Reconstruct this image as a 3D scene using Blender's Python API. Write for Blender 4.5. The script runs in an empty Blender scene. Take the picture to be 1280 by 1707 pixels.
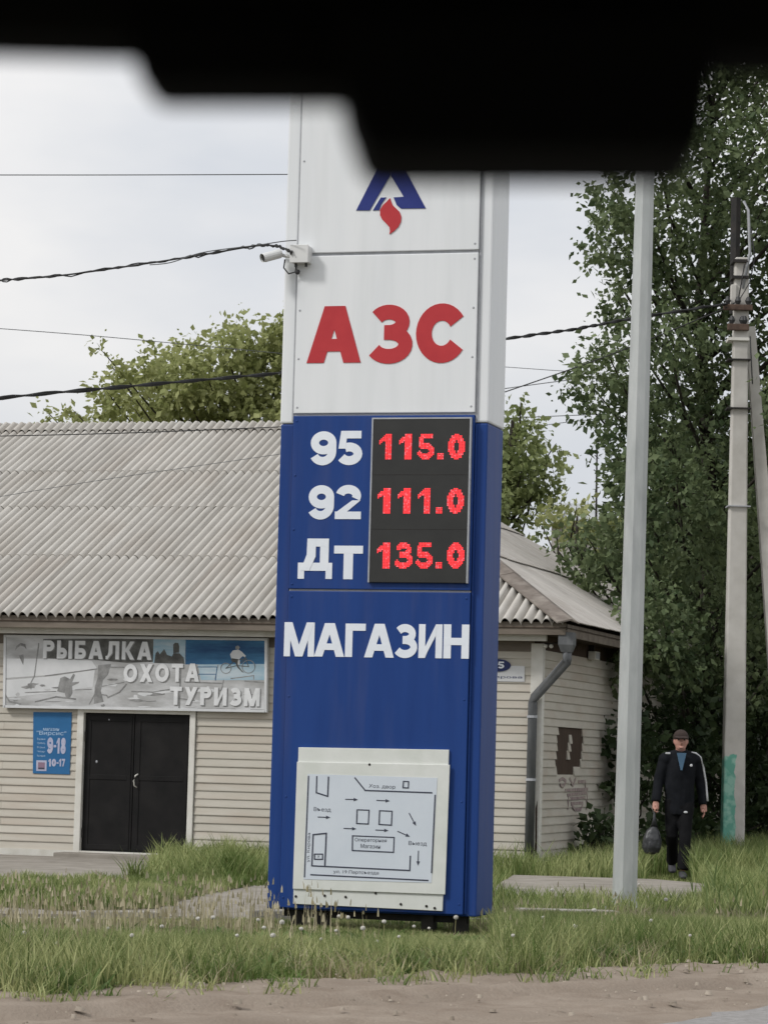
import bpy, bmesh, math, random
import numpy as np
from mathutils import Vector, Matrix, noise as mnoise

random.seed(7)
rng = np.random.default_rng(7)
SC = bpy.context.scene
COL = SC.collection
R = math.radians

# ------------------------------------------------------------------ camera
FPX, CX, CY = 5000.0, 640.0, 853.5          # focal length in photo pixels, picture centre
CAMZ, ROLL, HOR = 1.35, 0.0262, 1263.0
PITCH = math.atan((HOR - CY) * math.cos(ROLL) / FPX)
F_ = Vector((0, math.cos(PITCH), math.sin(PITCH)))
U0 = Vector((0, -math.sin(PITCH), math.cos(PITCH)))
R0 = Vector((1, 0, 0))
RC = R0 * math.cos(ROLL) + U0 * math.sin(ROLL)
UC = U0 * math.cos(ROLL) - R0 * math.sin(ROLL)
CAM = Vector((0, 0, CAMZ))
cd = bpy.data.cameras.new('camera')
co = bpy.data.objects.new('camera', cd)
COL.objects.link(co)
m3 = Matrix((RC, UC, -F_)).transposed()
co.matrix_world = Matrix.Translation(CAM) @ m3.to_4x4()
cd.sensor_fit = 'HORIZONTAL'
cd.sensor_width = 36.0
cd.lens = 36.0 * FPX / 1280.0
cd.clip_start = 0.05
cd.clip_end = 2000.0
cd.dof.use_dof = True
cd.dof.focus_distance = 27.0
cd.dof.aperture_fstop = 16.0
SC.camera = co

# ------------------------------------------------------------------ sky and sun (overcast)
SUN_EL, SUN_AZ = 43.0, 243.0                # azimuth clockwise from +Y (the view direction)
w = bpy.data.worlds.new('World')
SC.world = w
w.use_nodes = True
nt = w.node_tree
nt.nodes.clear()
wo = nt.nodes.new('ShaderNodeOutputWorld')
bg = nt.nodes.new('ShaderNodeBackground')
bg.inputs['Strength'].default_value = 0.1
sky = nt.nodes.new('ShaderNodeTexSky')
sky.sky_type = 'NISHITA'
sky.sun_disc = False
sky.sun_elevation = R(SUN_EL)
sky.sun_rotation = R(SUN_AZ)
tc = nt.nodes.new('ShaderNodeTexCoord')
mp = nt.nodes.new('ShaderNodeMapping')
mp.inputs['Scale'].default_value = (1.0, 1.0, 2.6)
ns = nt.nodes.new('ShaderNodeTexNoise')
ns.inputs['Scale'].default_value = 5.5
ns.inputs['Detail'].default_value = 5.0
ns.inputs['Roughness'].default_value = 0.5
rp = nt.nodes.new('ShaderNodeValToRGB')
rp.color_ramp.elements[0].position = 0.36
rp.color_ramp.elements[0].color = (0.68, 0.705, 0.75, 1)
rp.color_ramp.elements[1].position = 0.66
rp.color_ramp.elements[1].color = (0.88, 0.87, 0.865, 1)
sx = nt.nodes.new('ShaderNodeSeparateXYZ')
gain = nt.nodes.new('ShaderNodeMapRange')       # overcast sky grows brighter towards the zenith
gain.inputs['From Min'].default_value = 0.0
gain.inputs['From Max'].default_value = 1.0
gain.inputs['To Min'].default_value = 7.0
gain.inputs['To Max'].default_value = 10.5
sc_ = nt.nodes.new('ShaderNodeVectorMath')
sc_.operation = 'SCALE'
mx = nt.nodes.new('ShaderNodeMix')
mx.data_type = 'RGBA'
mx.inputs['Factor'].default_value = 0.96
L = nt.links.new
L(tc.outputs['Generated'], mp.inputs['Vector'])
L(mp.outputs['Vector'], ns.inputs['Vector'])
L(ns.outputs['Fac'], rp.inputs['Fac'])
L(tc.outputs['Generated'], sx.inputs['Vector'])
L(sx.outputs['Z'], gain.inputs['Value'])
L(rp.outputs['Color'], sc_.inputs[0])
L(gain.outputs['Result'], sc_.inputs['Scale'])
L(sky.outputs['Color'], mx.inputs['A'])
L(sc_.outputs['Vector'], mx.inputs['B'])
L(mx.outputs['Result'], bg.inputs['Color'])
L(bg.outputs['Background'], wo.inputs['Surface'])
sl = bpy.data.lights.new('sun', 'SUN')
sl.energy = 1.5
sl.angle = R(10)
sl.color = (1.0, 0.975, 0.94)
so = bpy.data.objects.new('sun', sl)
COL.objects.link(so)
sd = Vector((math.sin(R(SUN_AZ)) * math.cos(R(SUN_EL)), math.cos(R(SUN_AZ)) * math.cos(R(SUN_EL)), math.sin(R(SUN_EL))))
so.rotation_euler = sd.to_track_quat('Z', 'Y').to_euler()
SC.view_settings.view_transform = 'Standard'
SC.view_settings.look = 'None'
SC.view_settings.exposure = 0.43
SC.view_settings.gamma = 1.0
SC.view_settings.use_curve_mapping = False


# ------------------------------------------------------------------ pixel helpers
def ray(px, py):
    return (F_ * FPX + RC * (px - CX) - UC * (py - CY)) / FPX


def at(px, py, Y):
    """world point seen at a photo pixel at depth Y"""
    d = ray(px, py)
    return CAM + d * (Y / d.y)


def ground(px, py, z=0.0):
    d = ray(px, py)
    return CAM + d * ((z - CAMZ) / d.z)


class Frame:
    """a thing's own frame: origin o, turned by -theta about z (local x along its front, local y inward)"""
    def __init__(s, o, theta):
        s.o = Vector(o)
        s.th = theta
        s.ux = Vector((math.cos(theta), -math.sin(theta), 0))
        s.uy = Vector((math.sin(theta), math.cos(theta), 0))

    def loc(s, p):
        d = Vector(p) - s.o
        return Vector((d.dot(s.ux), d.dot(s.uy), d.z))

    def world(s, x, y, z):
        return s.o + s.ux * x + s.uy * y + Vector((0, 0, z))

    def px(s, px, py, yl=0.0):
        """local point where the pixel's ray meets the plane local y = yl"""
        d = ray(px, py)
        t = (yl - (CAM - s.o).dot(s.uy)) / d.dot(s.uy)
        return s.loc(CAM + d * t)

    def pxx(s, px, py, xl=0.0):
        d = ray(px, py)
        t = (xl - (CAM - s.o).dot(s.ux)) / d.dot(s.ux)
        return s.loc(CAM + d * t)


# ------------------------------------------------------------------ materials
MATS = {}


def mat(name, c1, c2=None, scale=6.0, rough=0.7, metal=0.0, bump=0.0, bscale=60.0, spec=0.3,
        stretch=(1, 1, 1), lo=0.35, hi=0.65, c3=None, s3=1.2, f3=0.5, emit=0.0, detail=5.0, orand=0.0):
    if name in MATS:
        return MATS[name]
    m = bpy.data.materials.new(name)
    m.use_nodes = True
    n, l = m.node_tree.nodes, m.node_tree.links.new
    b = n['Principled BSDF']
    b.inputs['Roughness'].default_value = rough
    b.inputs['Metallic'].default_value = metal
    b.inputs['Specular IOR Level'].default_value = spec
    b.inputs['Base Color'].default_value = (*c1, 1)
    t = n.new('ShaderNodeTexCoord')
    mpp = n.new('ShaderNodeMapping')
    mpp.inputs['Scale'].default_value = stretch
    l(t.outputs['Object'], mpp.inputs['Vector'])
    if orand:                                    # and carries its own stains
        o1 = n.new('ShaderNodeObjectInfo')
        v1_ = n.new('ShaderNodeMath')
        v1_.operation = 'MULTIPLY'
        v1_.inputs[1].default_value = 61.0
        l(o1.outputs['Random'], v1_.inputs[0])
        cx_ = n.new('ShaderNodeCombineXYZ')
        for ax_ in 'XYZ':
            l(v1_.outputs[0], cx_.inputs[ax_])
        l(cx_.outputs[0], mpp.inputs['Location'])
    if c2:
        k = n.new('ShaderNodeTexNoise')
        k.inputs['Scale'].default_value = scale
        k.inputs['Detail'].default_value = detail
        k.inputs['Roughness'].default_value = 0.65
        l(mpp.outputs['Vector'], k.inputs['Vector'])
        r_ = n.new('ShaderNodeValToRGB')
        r_.color_ramp.elements[0].position = lo
        r_.color_ramp.elements[0].color = (*c1, 1)
        r_.color_ramp.elements[1].position = hi
        r_.color_ramp.elements[1].color = (*c2, 1)
        l(k.outputs['Fac'], r_.inputs['Fac'])
        out = r_.outputs['Color']
        if c3:
            k3 = n.new('ShaderNodeTexNoise')
            k3.inputs['Scale'].default_value = s3
            k3.inputs['Detail'].default_value = 6
            l(mpp.outputs['Vector'], k3.inputs['Vector'])
            q = n.new('ShaderNodeMapRange')
            q.inputs['From Min'].default_value = 0.5
            q.inputs['From Max'].default_value = 0.72
            q.inputs['To Max'].default_value = f3
            l(k3.outputs['Fac'], q.inputs['Value'])
            mm = n.new('ShaderNodeMix')
            mm.data_type = 'RGBA'
            l(q.outputs['Result'], mm.inputs['Factor'])
            l(out, mm.inputs['A'])
            mm.inputs['B'].default_value = (*c3, 1)
            out = mm.outputs['Result']
        if orand:                                # every piece weathers a little differently
            oi = n.new('ShaderNodeObjectInfo')
            om = n.new('ShaderNodeMapRange')
            om.inputs['To Min'].default_value = 1 - orand
            om.inputs['To Max'].default_value = 1 + orand
            l(oi.outputs['Random'], om.inputs['Value'])
            hs = n.new('ShaderNodeHueSaturation')
            l(om.outputs['Result'], hs.inputs['Value'])
            l(out, hs.inputs['Color'])
            out = hs.outputs['Color']
        l(out, b.inputs['Base Color'])
    if bump:
        k2 = n.new('ShaderNodeTexNoise')
        k2.inputs['Scale'].default_value = bscale
        k2.inputs['Detail'].default_value = 4
        l(mpp.outputs['Vector'], k2.inputs['Vector'])
        bb = n.new('ShaderNodeBump')
        bb.inputs['Strength'].default_value = bump
        bb.inputs['Distance'].default_value = 0.02
        l(k2.outputs['Fac'], bb.inputs['Height'])
        l(bb.outputs['Normal'], b.inputs['Normal'])
    if emit:
        b.inputs['Emission Color'].default_value = (*c1, 1)
        b.inputs['Emission Strength'].default_value = emit
    MATS[name] = m
    return m


def leafmat(name, c1, c2, trans=0.3, rough=0.55, nscale=0.8, nmul=1.2):
    """leaf colour varies per leaf (attribute 'tint') and per clump (noise)"""
    m = bpy.data.materials.new(name)
    m.use_nodes = True
    n, l = m.node_tree.nodes, m.node_tree.links.new
    b = n['Principled BSDF']
    b.inputs['Roughness'].default_value = rough
    b.inputs['Specular IOR Level'].default_value = 0.25
    a = n.new('ShaderNodeAttribute')
    a.attribute_name = 'tint'
    t = n.new('ShaderNodeTexCoord')
    k = n.new('ShaderNodeTexNoise')
    k.inputs['Scale'].default_value = nscale
    k.inputs['Detail'].default_value = 3
    l(t.outputs['Object'], k.inputs['Vector'])
    ad = n.new('ShaderNodeMath')
    ad.operation = 'MULTIPLY_ADD'
    ad.inputs[1].default_value = nmul
    l(k.outputs['Fac'], ad.inputs[0])
    su = n.new('ShaderNodeMath')
    su.operation = 'SUBTRACT'
    su.inputs[1].default_value = nmul / 2
    l(a.outputs['Fac'], su.inputs[0])
    l(su.outputs[0], ad.inputs[2])
    mm = n.new('ShaderNodeMix')
    mm.data_type = 'RGBA'
    mm.inputs['A'].default_value = (*c1, 1)
    mm.inputs['B'].default_value = (*c2, 1)
    mm.clamp_factor = True
    l(ad.outputs[0], mm.inputs['Factor'])
    l(mm.outputs['Result'], b.inputs['Base Color'])
    tr = n.new('ShaderNodeBsdfTranslucent')
    l(mm.outputs['Result'], tr.inputs['Color'])
    ms = n.new('ShaderNodeMixShader')
    ms.inputs['Fac'].default_value = trans
    l(b.outputs['BSDF'], ms.inputs[1])
    l(tr.outputs['BSDF'], ms.inputs[2])
    l(ms.outputs['Shader'], n['Material Output'].inputs['Surface'])
    return m


# ------------------------------------------------------------------ object helpers
def tag(o, label=None, cat=None, group=None, kind=None):
    if label: o['label'] = label
    if cat: o['category'] = cat
    if group: o['group'] = group
    if kind: o['kind'] = kind
    return o


def empty(name, loc=(0, 0, 0), rz=0.0, label=None, cat=None, group=None):
    o = bpy.data.objects.new(name, None)
    o.empty_display_size = 0.1
    COL.objects.link(o)
    o.location = loc
    o.rotation_euler = (0, 0, rz)
    return tag(o, label, cat, group)


def link(name, me, m=None, parent=None, loc=None):
    o = bpy.data.objects.new(name, me)
    COL.objects.link(o)
    if m is not None and not me.materials:
        me.materials.append(m)
    if parent is not None:
        o.parent = parent
    if loc is not None:
        o.location = loc
    return o


class MB:
    def __init__(s):
        s.v, s.f = [], []

    def add(s, verts, faces):
        k = len(s.v)
        s.v += [tuple(p) for p in verts]
        s.f += [tuple(i + k for i in f) for f in faces]
        return s

    def box(s, x0, x1, y0, y1, z0, z1, taper=None):
        v = [(x0, y0, z0), (x1, y0, z0), (x1, y1, z0), (x0, y1, z0), (x0, y0, z1), (x1, y0, z1), (x1, y1, z1), (x0, y1, z1)]
        if taper:
            cx, cy = (x0 + x1) / 2, (y0 + y1) / 2
            v = v[:4] + [(cx + (a - cx) * taper, cy + (b - cy) * taper, c) for a, b, c in v[4:]]
        return s.add(v, [(0, 3, 2, 1), (4, 5, 6, 7), (0, 1, 5, 4), (1, 2, 6, 5), (2, 3, 7, 6), (3, 0, 4, 7)])

    def prism(s, pts, d):
        """closed polygon of 3D points swept by vector d"""
        n = len(pts)
        p = [Vector(q) for q in pts]
        d = Vector(d)
        fs = [tuple(range(n)), tuple(range(2 * n - 1, n - 1, -1))]
        fs += [(i, i + n, (i + 1) % n + n, (i + 1) % n) for i in range(n)]
        return s.add(p + [q + d for q in p], fs)

    def tube(s, pts, rad, n=8, cap=True, twist=0.0, squash=1.0):
        p = [Vector(q) for q in pts]
        if not hasattr(rad, '__len__'):
            rad = [rad] * len(p)
        rings = []
        for i, q in enumerate(p):
            t = (p[min(i + 1, len(p) - 1)] - p[max(i - 1, 0)]).normalized()
            ref = Vector((0, 0, 1)) if abs(t.z) < 0.9 else Vector((0, 1, 0))
            a = t.cross(ref).normalized()
            b = a.cross(t).normalized()
            r = rad[i]
            rx, ry = (r if hasattr(r, '__len__') else (r, r * squash))
            rings.append([q + a * (rx * math.cos(twist + 2 * math.pi * k / n)) + b * (ry * math.sin(twist + 2 * math.pi * k / n)) for k in range(n)])
        v = [c for r in rings for c in r]
        f = []
        for i in range(len(p) - 1):
            for k in range(n):
                f.append((i * n + k, i * n + (k + 1) % n, (i + 1) * n + (k + 1) % n, (i + 1) * n + k))
        if cap:
            f.append(tuple(range(n - 1, -1, -1)))
            f.append(tuple((len(p) - 1) * n + k for k in range(n)))
        return s.add(v, f)

    def ball(s, c, r, nu=10, nv=7, sc=(1, 1, 1)):
        v, f = [], []
        for j in range(1, nv):
            th = math.pi * j / nv
            for i in range(nu):
                ph = 2 * math.pi * i / nu
                v.append((c[0] + r * sc[0] * math.sin(th) * math.cos(ph), c[1] + r * sc[1] * math.sin(th) * math.sin(ph), c[2] + r * sc[2] * math.cos(th)))
        v += [(c[0], c[1], c[2] + r * sc[2]), (c[0], c[1], c[2] - r * sc[2])]
        t, b = len(v) - 2, len(v) - 1
        for j in range(nv - 2):
            for i in range(nu):
                f.append((j * nu + i, (j + 1) * nu + i, (j + 1) * nu + (i + 1) % nu, j * nu + (i + 1) % nu))
        for i in range(nu):
            f.append((t, i, (i + 1) % nu))
            f.append((b, (nv - 2) * nu + (i + 1) % nu, (nv - 2) * nu + i))
        return s.add(v, f)

    def mesh(s, name, m=None, smooth=False):
        me = bpy.data.meshes.new(name)
        me.from_pydata(s.v, [], s.f)
        if m is not None:
            me.materials.append(m)
        if smooth:
            me.polygons.foreach_set('use_smooth', [True] * len(me.polygons))
        me.update()
        bm = bmesh.new()
        bm.from_mesh(me)
        bmesh.ops.recalc_face_normals(bm, faces=bm.faces)
        bm.to_mesh(me)
        bm.free()
        return me

    def build(s, name, m, parent=None, smooth=False, bevel=0.0, loc=None, seg=2):
        o = link(name, s.mesh(name, m, smooth), None, parent, loc)
        if bevel:
            bv = o.modifiers.new('bevel', 'BEVEL')
            bv.width = bevel
            bv.segments = seg
            bv.limit_method = 'ANGLE'
        return o


def fast_mesh(name, V, polys, m, attr=None):
    """V (n,3) array, polys: list of index arrays with equal rows"""
    me = bpy.data.meshes.new(name)
    me.vertices.add(len(V))
    me.vertices.foreach_set('co', np.asarray(V, dtype=np.float32).ravel())
    tot = np.concatenate([np.full(len(p), p.shape[1], dtype=np.int32) for p in polys])
    idx = np.concatenate([p.ravel() for p in polys]).astype(np.int32)
    st = np.concatenate([[0], np.cumsum(tot)[:-1]]).astype(np.int32)
    me.loops.add(len(idx))
    me.loops.foreach_set('vertex_index', idx)
    me.polygons.add(len(tot))
    me.polygons.foreach_set('loop_start', st)
    me.update(calc_edges=True)
    if attr is not None:
        a = me.attributes.new('tint', 'FLOAT', 'POINT')
        a.data.foreach_set('value', np.asarray(attr, dtype=np.float32))
    me.materials.append(m)
    return me


def evaluated(o):
    dg = bpy.context.evaluated_depsgraph_get()
    return bpy.data.meshes.new_from_object(o.evaluated_get(dg))


def remeshed(mb, voxel, name, m, smooth_it=3):
    o = mb.build('temp_shape', m)
    md = o.modifiers.new('r', 'REMESH')
    md.mode = 'VOXEL'
    md.voxel_size = voxel
    s2 = o.modifiers.new('s', 'SMOOTH')
    s2.iterations = smooth_it
    s2.factor = 0.5
    me = evaluated(o)
    bpy.data.objects.remove(o)
    me.name = name
    me.materials.clear()
    me.materials.append(m)
    me.polygons.foreach_set('use_smooth', [True] * len(me.polygons))
    return me


# ------------------------------------------------------------------ lettering
def arc(cx, cy, rx, ry, a0, a1, n=18):
    return [(cx + rx * math.cos(R(a0 + (a1 - a0) * i / n)), cy + ry * math.sin(R(a0 + (a1 - a0) * i / n))) for i in range(n + 1)]


def glyph(ch, T):
    """strokes (polyline, width) and polygons in a box of cap height 1; returns width and list"""
    S, P = [], []
    h = T / 2

    def st(*p, wd=T): S.append((list(p), wd))
    def par(x0, y0, x1, y1, wd): P.append([(x0 - wd / 2, y0), (x0 + wd / 2, y0), (x1 + wd / 2, y1), (x1 - wd / 2, y1)])
    def bar(x0, x1, y0, y1): P.append([(x0, y0), (x1, y0), (x1, y1), (x0, y1)])
    if ch == 'А':
        wd = 0.95
        d = T * 1.12
        par(d / 2, 0, wd / 2 - d * .10, 1, d); par(wd - d / 2, 0, wd / 2 + d * .10, 1, d); bar(.24, wd - .24, .2, .2 + T * .82)
    elif ch in 'Тт':
        wd = .8
        bar(wd / 2 - h, wd / 2 + h, 0, 1); bar(0, wd, 1 - T * .9, 1)
    elif ch == 'Г':
        wd = .66
        bar(0, T, 0, 1); bar(0, wd, 1 - T * .9, 1)
    elif ch == 'М':
        wd = 1.02
        bar(0, T * .9, 0, 1); bar(wd - T * .9, wd, 0, 1); par(wd / 2, 0, T * .62, 1, T * 1.05); par(wd / 2, 0, wd - T * .62, 1, T * 1.05)
    elif ch == 'И':
        wd = .84
        bar(0, T, 0, 1); bar(wd - T, wd, 0, 1); P.append([(T * .5, 0), (T, 0), (wd - T * .5, 1), (wd - T, 1)]); P.append([(T * .9, .0), (T, .33), (wd - T, 1), (wd - T * .95, .68)])
    elif ch == 'Н':
        wd = .8
        bar(0, T, 0, 1); bar(wd - T, wd, 0, 1); bar(0, wd, .5 - h * .9, .5 + h * .9)
    elif ch == 'Д':
        wd = 1.0
        b = .2
        bar(0, wd, b, b + T * .8); bar(0, T * .75, 0, b + T * .8); bar(wd - T * .75, wd, 0, b + T * .8)
        bar(wd - T * 1.45, wd - T * .45, b, 1); bar(.26, wd - T * .45, 1 - T * .8, 1)
        P.append([(.08, b), (.08 + T, b), (.26 + T, .55), (.26 + T, 1), (.26, 1), (.25, .6)])
    elif ch == 'З':
        wd = .8
        my = .53
        st(*arc(.37, (1 - h + my) / 2, .37 - h, (1 - h - my) / 2, 150, -90)); st(*arc(.38, (my + h) / 2, .42 - h, (my - h) / 2, 90, -152)); st((.29, my), (.42, my), wd=T)
    elif ch == 'С':
        wd = .95
        st(*arc(wd / 2, .5, wd / 2 - h, .5 - h, 33, 327, 28))
    elif ch == 'Э':
        wd = .9
        st(*arc(wd / 2 - .05, .5, wd / 2 - h, .5 - h, 148, -148, 28)); bar(.25, wd - .12, .5 - h * .8, .5 + h * .8)
    elif ch in 'О0':
        wd = .95 if ch == 'О' else .68
        p = arc(wd / 2, .5, wd / 2 - h, .5 - h, 0, 360, 32)
        st(*p)
    elif ch == '9':
        wd = .76
        st(*arc(wd / 2, .66, wd / 2 - h, .34 - h, 0, 360, 26)); st((wd - h, .68), *arc(.36, .40, wd - .36 - h, .40 - h, 0, -152))
    elif ch == '5':
        wd = .76
        bar(.12, .72, 1 - T * .85, 1); P.append([(.05, .48), (.05 + T * .8, .48), (.12 + T * .75, 1), (.12, 1)])
        st(*arc(.37, .33, .39 - h, .33 - h, 118, -150))
    elif ch == '2':
        wd = .76
        st(*arc(.38, .68, .37 - h, .32 - h, 168, -25)); P.append([(0, T * .7), (.3, T * .7), (wd - .02, .55), (wd - T * 1.05, .55)]); bar(0, wd, 0, T * .88)
    elif ch == '8':
        wd = .74
        st(*arc(wd / 2, .74, wd / 2 - .04 - h, .26 - h * .9, 0, 360, 24)); st(*arc(wd / 2, .28, wd / 2 - h, .28 - h * .9, 0, 360, 24))
    elif ch == '7':
        wd = .72
        bar(0, wd, 1 - T * .9, 1); P.append([(.14, 0), (.14 + T, 0), (wd, .9), (wd - T, .9)])
    elif ch == '3':
        return glyph('З', T)
    elif ch == '1':
        wd = .5
        bar(wd - T * 1.1, wd, 0, 1); P.append([(0, .6), (0, .74), (wd - T * .8, 1), (wd - T * .6, .78)])
    elif ch == 'Р':
        wd = .74
        bar(0, T, 0, 1); st((T * .5, 1 - h), (.4, 1 - h), *arc(.42, .7, .74 - .42 - h, .3 - h, 90, -90), (T * .5, .4 + h))
    elif ch == 'Б':
        wd = .74
        bar(0, T, 0, 1); bar(0, .68, 1 - T * .9, 1); st((T * .5, .6 - h), (.4, .6 - h), *arc(.42, .3, .32 - h, .3 - h, 90, -90), (T * .5, h))
    elif ch == 'Ы':
        wd = 1.0
        bar(0, T, 0, 1); bar(wd - T, wd, 0, 1); st((T * .5, .6 - h), (.33, .6 - h), *arc(.36, .3, .3 - h, .3 - h, 90, -90), (T * .5, h))
    elif ch == 'Л':
        wd = .88
        bar(wd - T, wd, 0, 1); bar(.2, wd, 1 - T * .9, 1); P.append([(0, 0), (.12, 0), (.2 + T, .35), (.2 + T, 1), (.2, 1), (.18, .4), (.12, .2), (0, .18)])
    elif ch == 'К':
        wd = .84
        bar(0, T, 0, 1); par(wd - T * .6, 0, .3, .6, T * 1.15); par(.28, .42, wd - T * .68, 1, T * 1.15)
    elif ch == 'Х':
        wd = .9
        par(T * .6, 0, wd - T * .6, 1, T * 1.2); par(wd - T * .6, 0, T * .6, 1, T * 1.2)
    elif ch == 'У':
        wd = .86
        par(.2, 0, wd - T * .55, 1, T * 1.1); par(wd * .5, .4, T * .55, 1, T * 1.1)
    elif ch == '.':
        wd = .24
        bar(0, .24, 0, .24)
    else:
        raise KeyError(ch)
    return wd, S, P


def strip(pts, wd):
    p = [Vector((a, b)) for a, b in pts]
    closed = (p[0] - p[-1]).length < 1e-6
    Lp, Rp = [], []
    n = len(p)
    for i in range(n):
        if closed:
            a, b = p[(i - 1) % (n - 1)], p[(i + 1) % (n - 1)]
        else:
            a, b = p[max(i - 1, 0)], p[min(i + 1, n - 1)]
        t = (b - a).normalized()
        nn = Vector((-t.y, t.x)) * wd / 2
        Lp.append(p[i] + nn)
        Rp.append(p[i] - nn)
    return Lp, Rp


def letter_mesh(name, ch, T, x0, z0, x1, z1, yf, depth, m):
    """a raised letter filling x0..x1, z0..z1 with its back on the plane y = yf (front towards -y)"""
    wd, S, P = glyph(ch, T)
    sx_, sz_ = (x1 - x0) / wd, (z1 - z0)
    mb = MB()
    k = 0
    for pts, w_ in S:
        dd = depth + k * 0.0005
        k += 1
        Lp, Rp = strip(pts, w_)
        Lp = [(x0 + a.x * sx_, z0 + a.y * sz_) for a in Lp]
        Rp = [(x0 + a.x * sx_, z0 + a.y * sz_) for a in Rp]
        n = len(Lp)
        v = [(a, yf - dd, b) for a, b in Lp] + [(a, yf - dd, b) for a, b in Rp] + [(a, yf, b) for a, b in Lp] + [(a, yf, b) for a, b in Rp]
        f = []
        for i in range(n - 1):
            f += [(i, i + 1, n + i + 1, n + i), (i, 2 * n + i, 2 * n + i + 1, i + 1), (n + i, n + i + 1, 3 * n + i + 1, 3 * n + i)]
        f += [(0, n, 3 * n, 2 * n), (n - 1, 3 * n - 1, 4 * n - 1, 2 * n - 1)]
        mb.add(v, f)
    for pl in P:
        dd = depth + k * 0.0005
        k += 1
        mb.prism([(x0 + a * sx_, yf - dd, z0 + b * sz_) for a, b in pl], (0, dd, 0))
    return mb.mesh(name, m)


def letter(parent, fr, ch, bl, tr, yf, depth, m, T=.23, name='letter'):
    a, b = fr.px(*bl, yf), fr.px(*tr, yf)
    return link(name, letter_mesh(name, ch, T, a.x, a.z, b.x, b.z, yf, depth, m), None, parent)


_tc = {}


def text_geo(s):
    if s not in _tc:
        c = bpy.data.curves.new('t', 'FONT')
        c.body = s
        c.resolution_u = 3
        o = bpy.data.objects.new('t', c)
        COL.objects.link(o)
        me = evaluated(o)
        v = [(p.co.x, p.co.y) for p in me.vertices]
        f = [tuple(p.vertices) for p in me.polygons]
        bpy.data.objects.remove(o)
        bpy.data.curves.remove(c)
        xs, ys = [a for a, _ in v], [b for _, b in v]
        _tc[s] = ([((a - min(xs)) / (max(xs) - min(xs)), (b - min(ys)) / (max(ys) - min(ys))) for a, b in v], f)
    return _tc[s]


def small_text(parent, fr, s, bl, br, tl, yf, m, name='lettering'):
    """one line of small print in the parallelogram bl, br, tl (photo pixels) on plane y = yf"""
    v, f = text_geo(s)
    A, B, C = fr.px(*bl, yf), fr.px(*br, yf), fr.px(*tl, yf)
    vv = [A + (B - A) * u + (C - A) * t for u, t in v]
    me = bpy.data.meshes.new(name)
    me.from_pydata([tuple(q) for q in vv], [], f)
    return link(name, me, m, parent)


def flat(parent, fr, pts, yf, m, name, th=0.0015):
    """flat printed or cut shape given in photo pixels on the plane y = yf"""
    mb = MB()
    mb.prism([fr.px(a, b, yf - th) for a, b in pts], (0, th, 0))
    return mb.build(name, m, parent)


def line_shape(mb, fr, pts, wd, yf, th=0.0015):
    p = [fr.px(a, b, yf) for a, b in pts]
    for k in range(len(p) - 1):
        a, b = Vector((p[k].x, p[k].z)), Vector((p[k + 1].x, p[k + 1].z))
        t = (b - a).normalized()
        nn = Vector((-t.y, t.x)) * wd / 2
        a2, b2 = a - t * wd * .45, b + t * wd * .45
        d = th + k * 0.0004
        q = [a2 + nn, a2 - nn, b2 - nn, b2 + nn]
        mb.prism([(c.x, yf - d, c.y) for c in q], (0, d, 0))


# ================================================================== SETTING: ground
SOIL = mat('soil', (.085, .07, .048), (.12, .115, .06), scale=1.6, rough=.95, bump=.5, bscale=14, spec=.1)
DIRT = mat('dirt', (.205, .165, .13), (.285, .24, .195), scale=3.0, rough=.95, bump=.55, bscale=45, spec=.08, c3=(.14, .11, .085), s3=1.5, f3=.6)
CONC = mat('concrete', (.22, .20, .172), (.31, .285, .25), scale=2.5, rough=.92, bump=.35, bscale=60, spec=.1, c3=(.2, .18, .15), s3=1.6, f3=.6)
ASPH = mat('asphalt', (.22, .21, .2), (.30, .29, .28), scale=20, rough=.9, bump=.4, bscale=200, spec=.15)

V = np.array([(-500, -60, -.03), (500, -60, -.03), (500, 900, -.03), (-500, 900, -.03)])
tag(link('ground', fast_mesh('ground', V, [np.array([[0, 1, 2, 3]])], SOIL)), kind='structure')


def sheet(name, pts, z, m, th=.0):
    mb = MB()
    if th:
        mb.prism([(p.x, p.y, z - th) for p in pts], (0, 0, th))
    else:
        mb.add([(p.x, p.y, z) for p in pts], [tuple(range(len(pts)))])
    o = mb.build(name, m)
    return tag(o, kind='structure')


# grass front edge: a line from lower left to the right, the road running along it
E0, E1 = ground(0, 1663), ground(1280, 1612)
EDIR = (E1 - E0).normalized()
ENRM = Vector((-EDIR.y, EDIR.x, 0))            # away from the road


def edge_dist(x, y):
    """metres behind the ragged front edge of the grass"""
    s = (x - E0.x) * EDIR.x + (y - E0.y) * EDIR.y
    d = (x - E0.x) * ENRM.x + (y - E0.y) * ENRM.y
    return d + .22 * math.sin(s * 1.9 + .5) + .12 * math.sin(s * 5.3) - .05, s


# dirt shoulder: bumpy grid in the road's own direction
nx, ny = 190, 120
xs = np.linspace(-9, 14, nx)
ds = np.linspace(-7.5, .75, ny)
V = np.zeros((nx * ny, 3))
for j in range(ny):
    for i in range(nx):
        p = E0 + EDIR * xs[i] + ENRM * ds[j]
        z = .02 * mnoise.noise((p.x * 1.3, p.y * 1.3, 0)) + .018 * mnoise.noise((p.x * 4, p.y * 4, 3)) + .012 * mnoise.noise((p.x * 11, p.y * 11, 7))
        dj = ds[j] + .25 * mnoise.noise((p.x * .7, p.y * .7, 11))
        rut = -.035 * math.exp(-((dj + 1.25) / .12) ** 2) + .03 * math.exp(-((dj + 1.0) / .10) ** 2) - .025 * math.exp(-((dj + 2.3) / .15) ** 2)
        z += .008 * abs(mnoise.noise((p.x * 7, p.y * 7, 5)))
        V[j * nx + i] = (p.x, p.y, (.025 if ds[j] < .1 else .025 - (ds[j] - .1) * .12) + z + rut)
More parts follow.
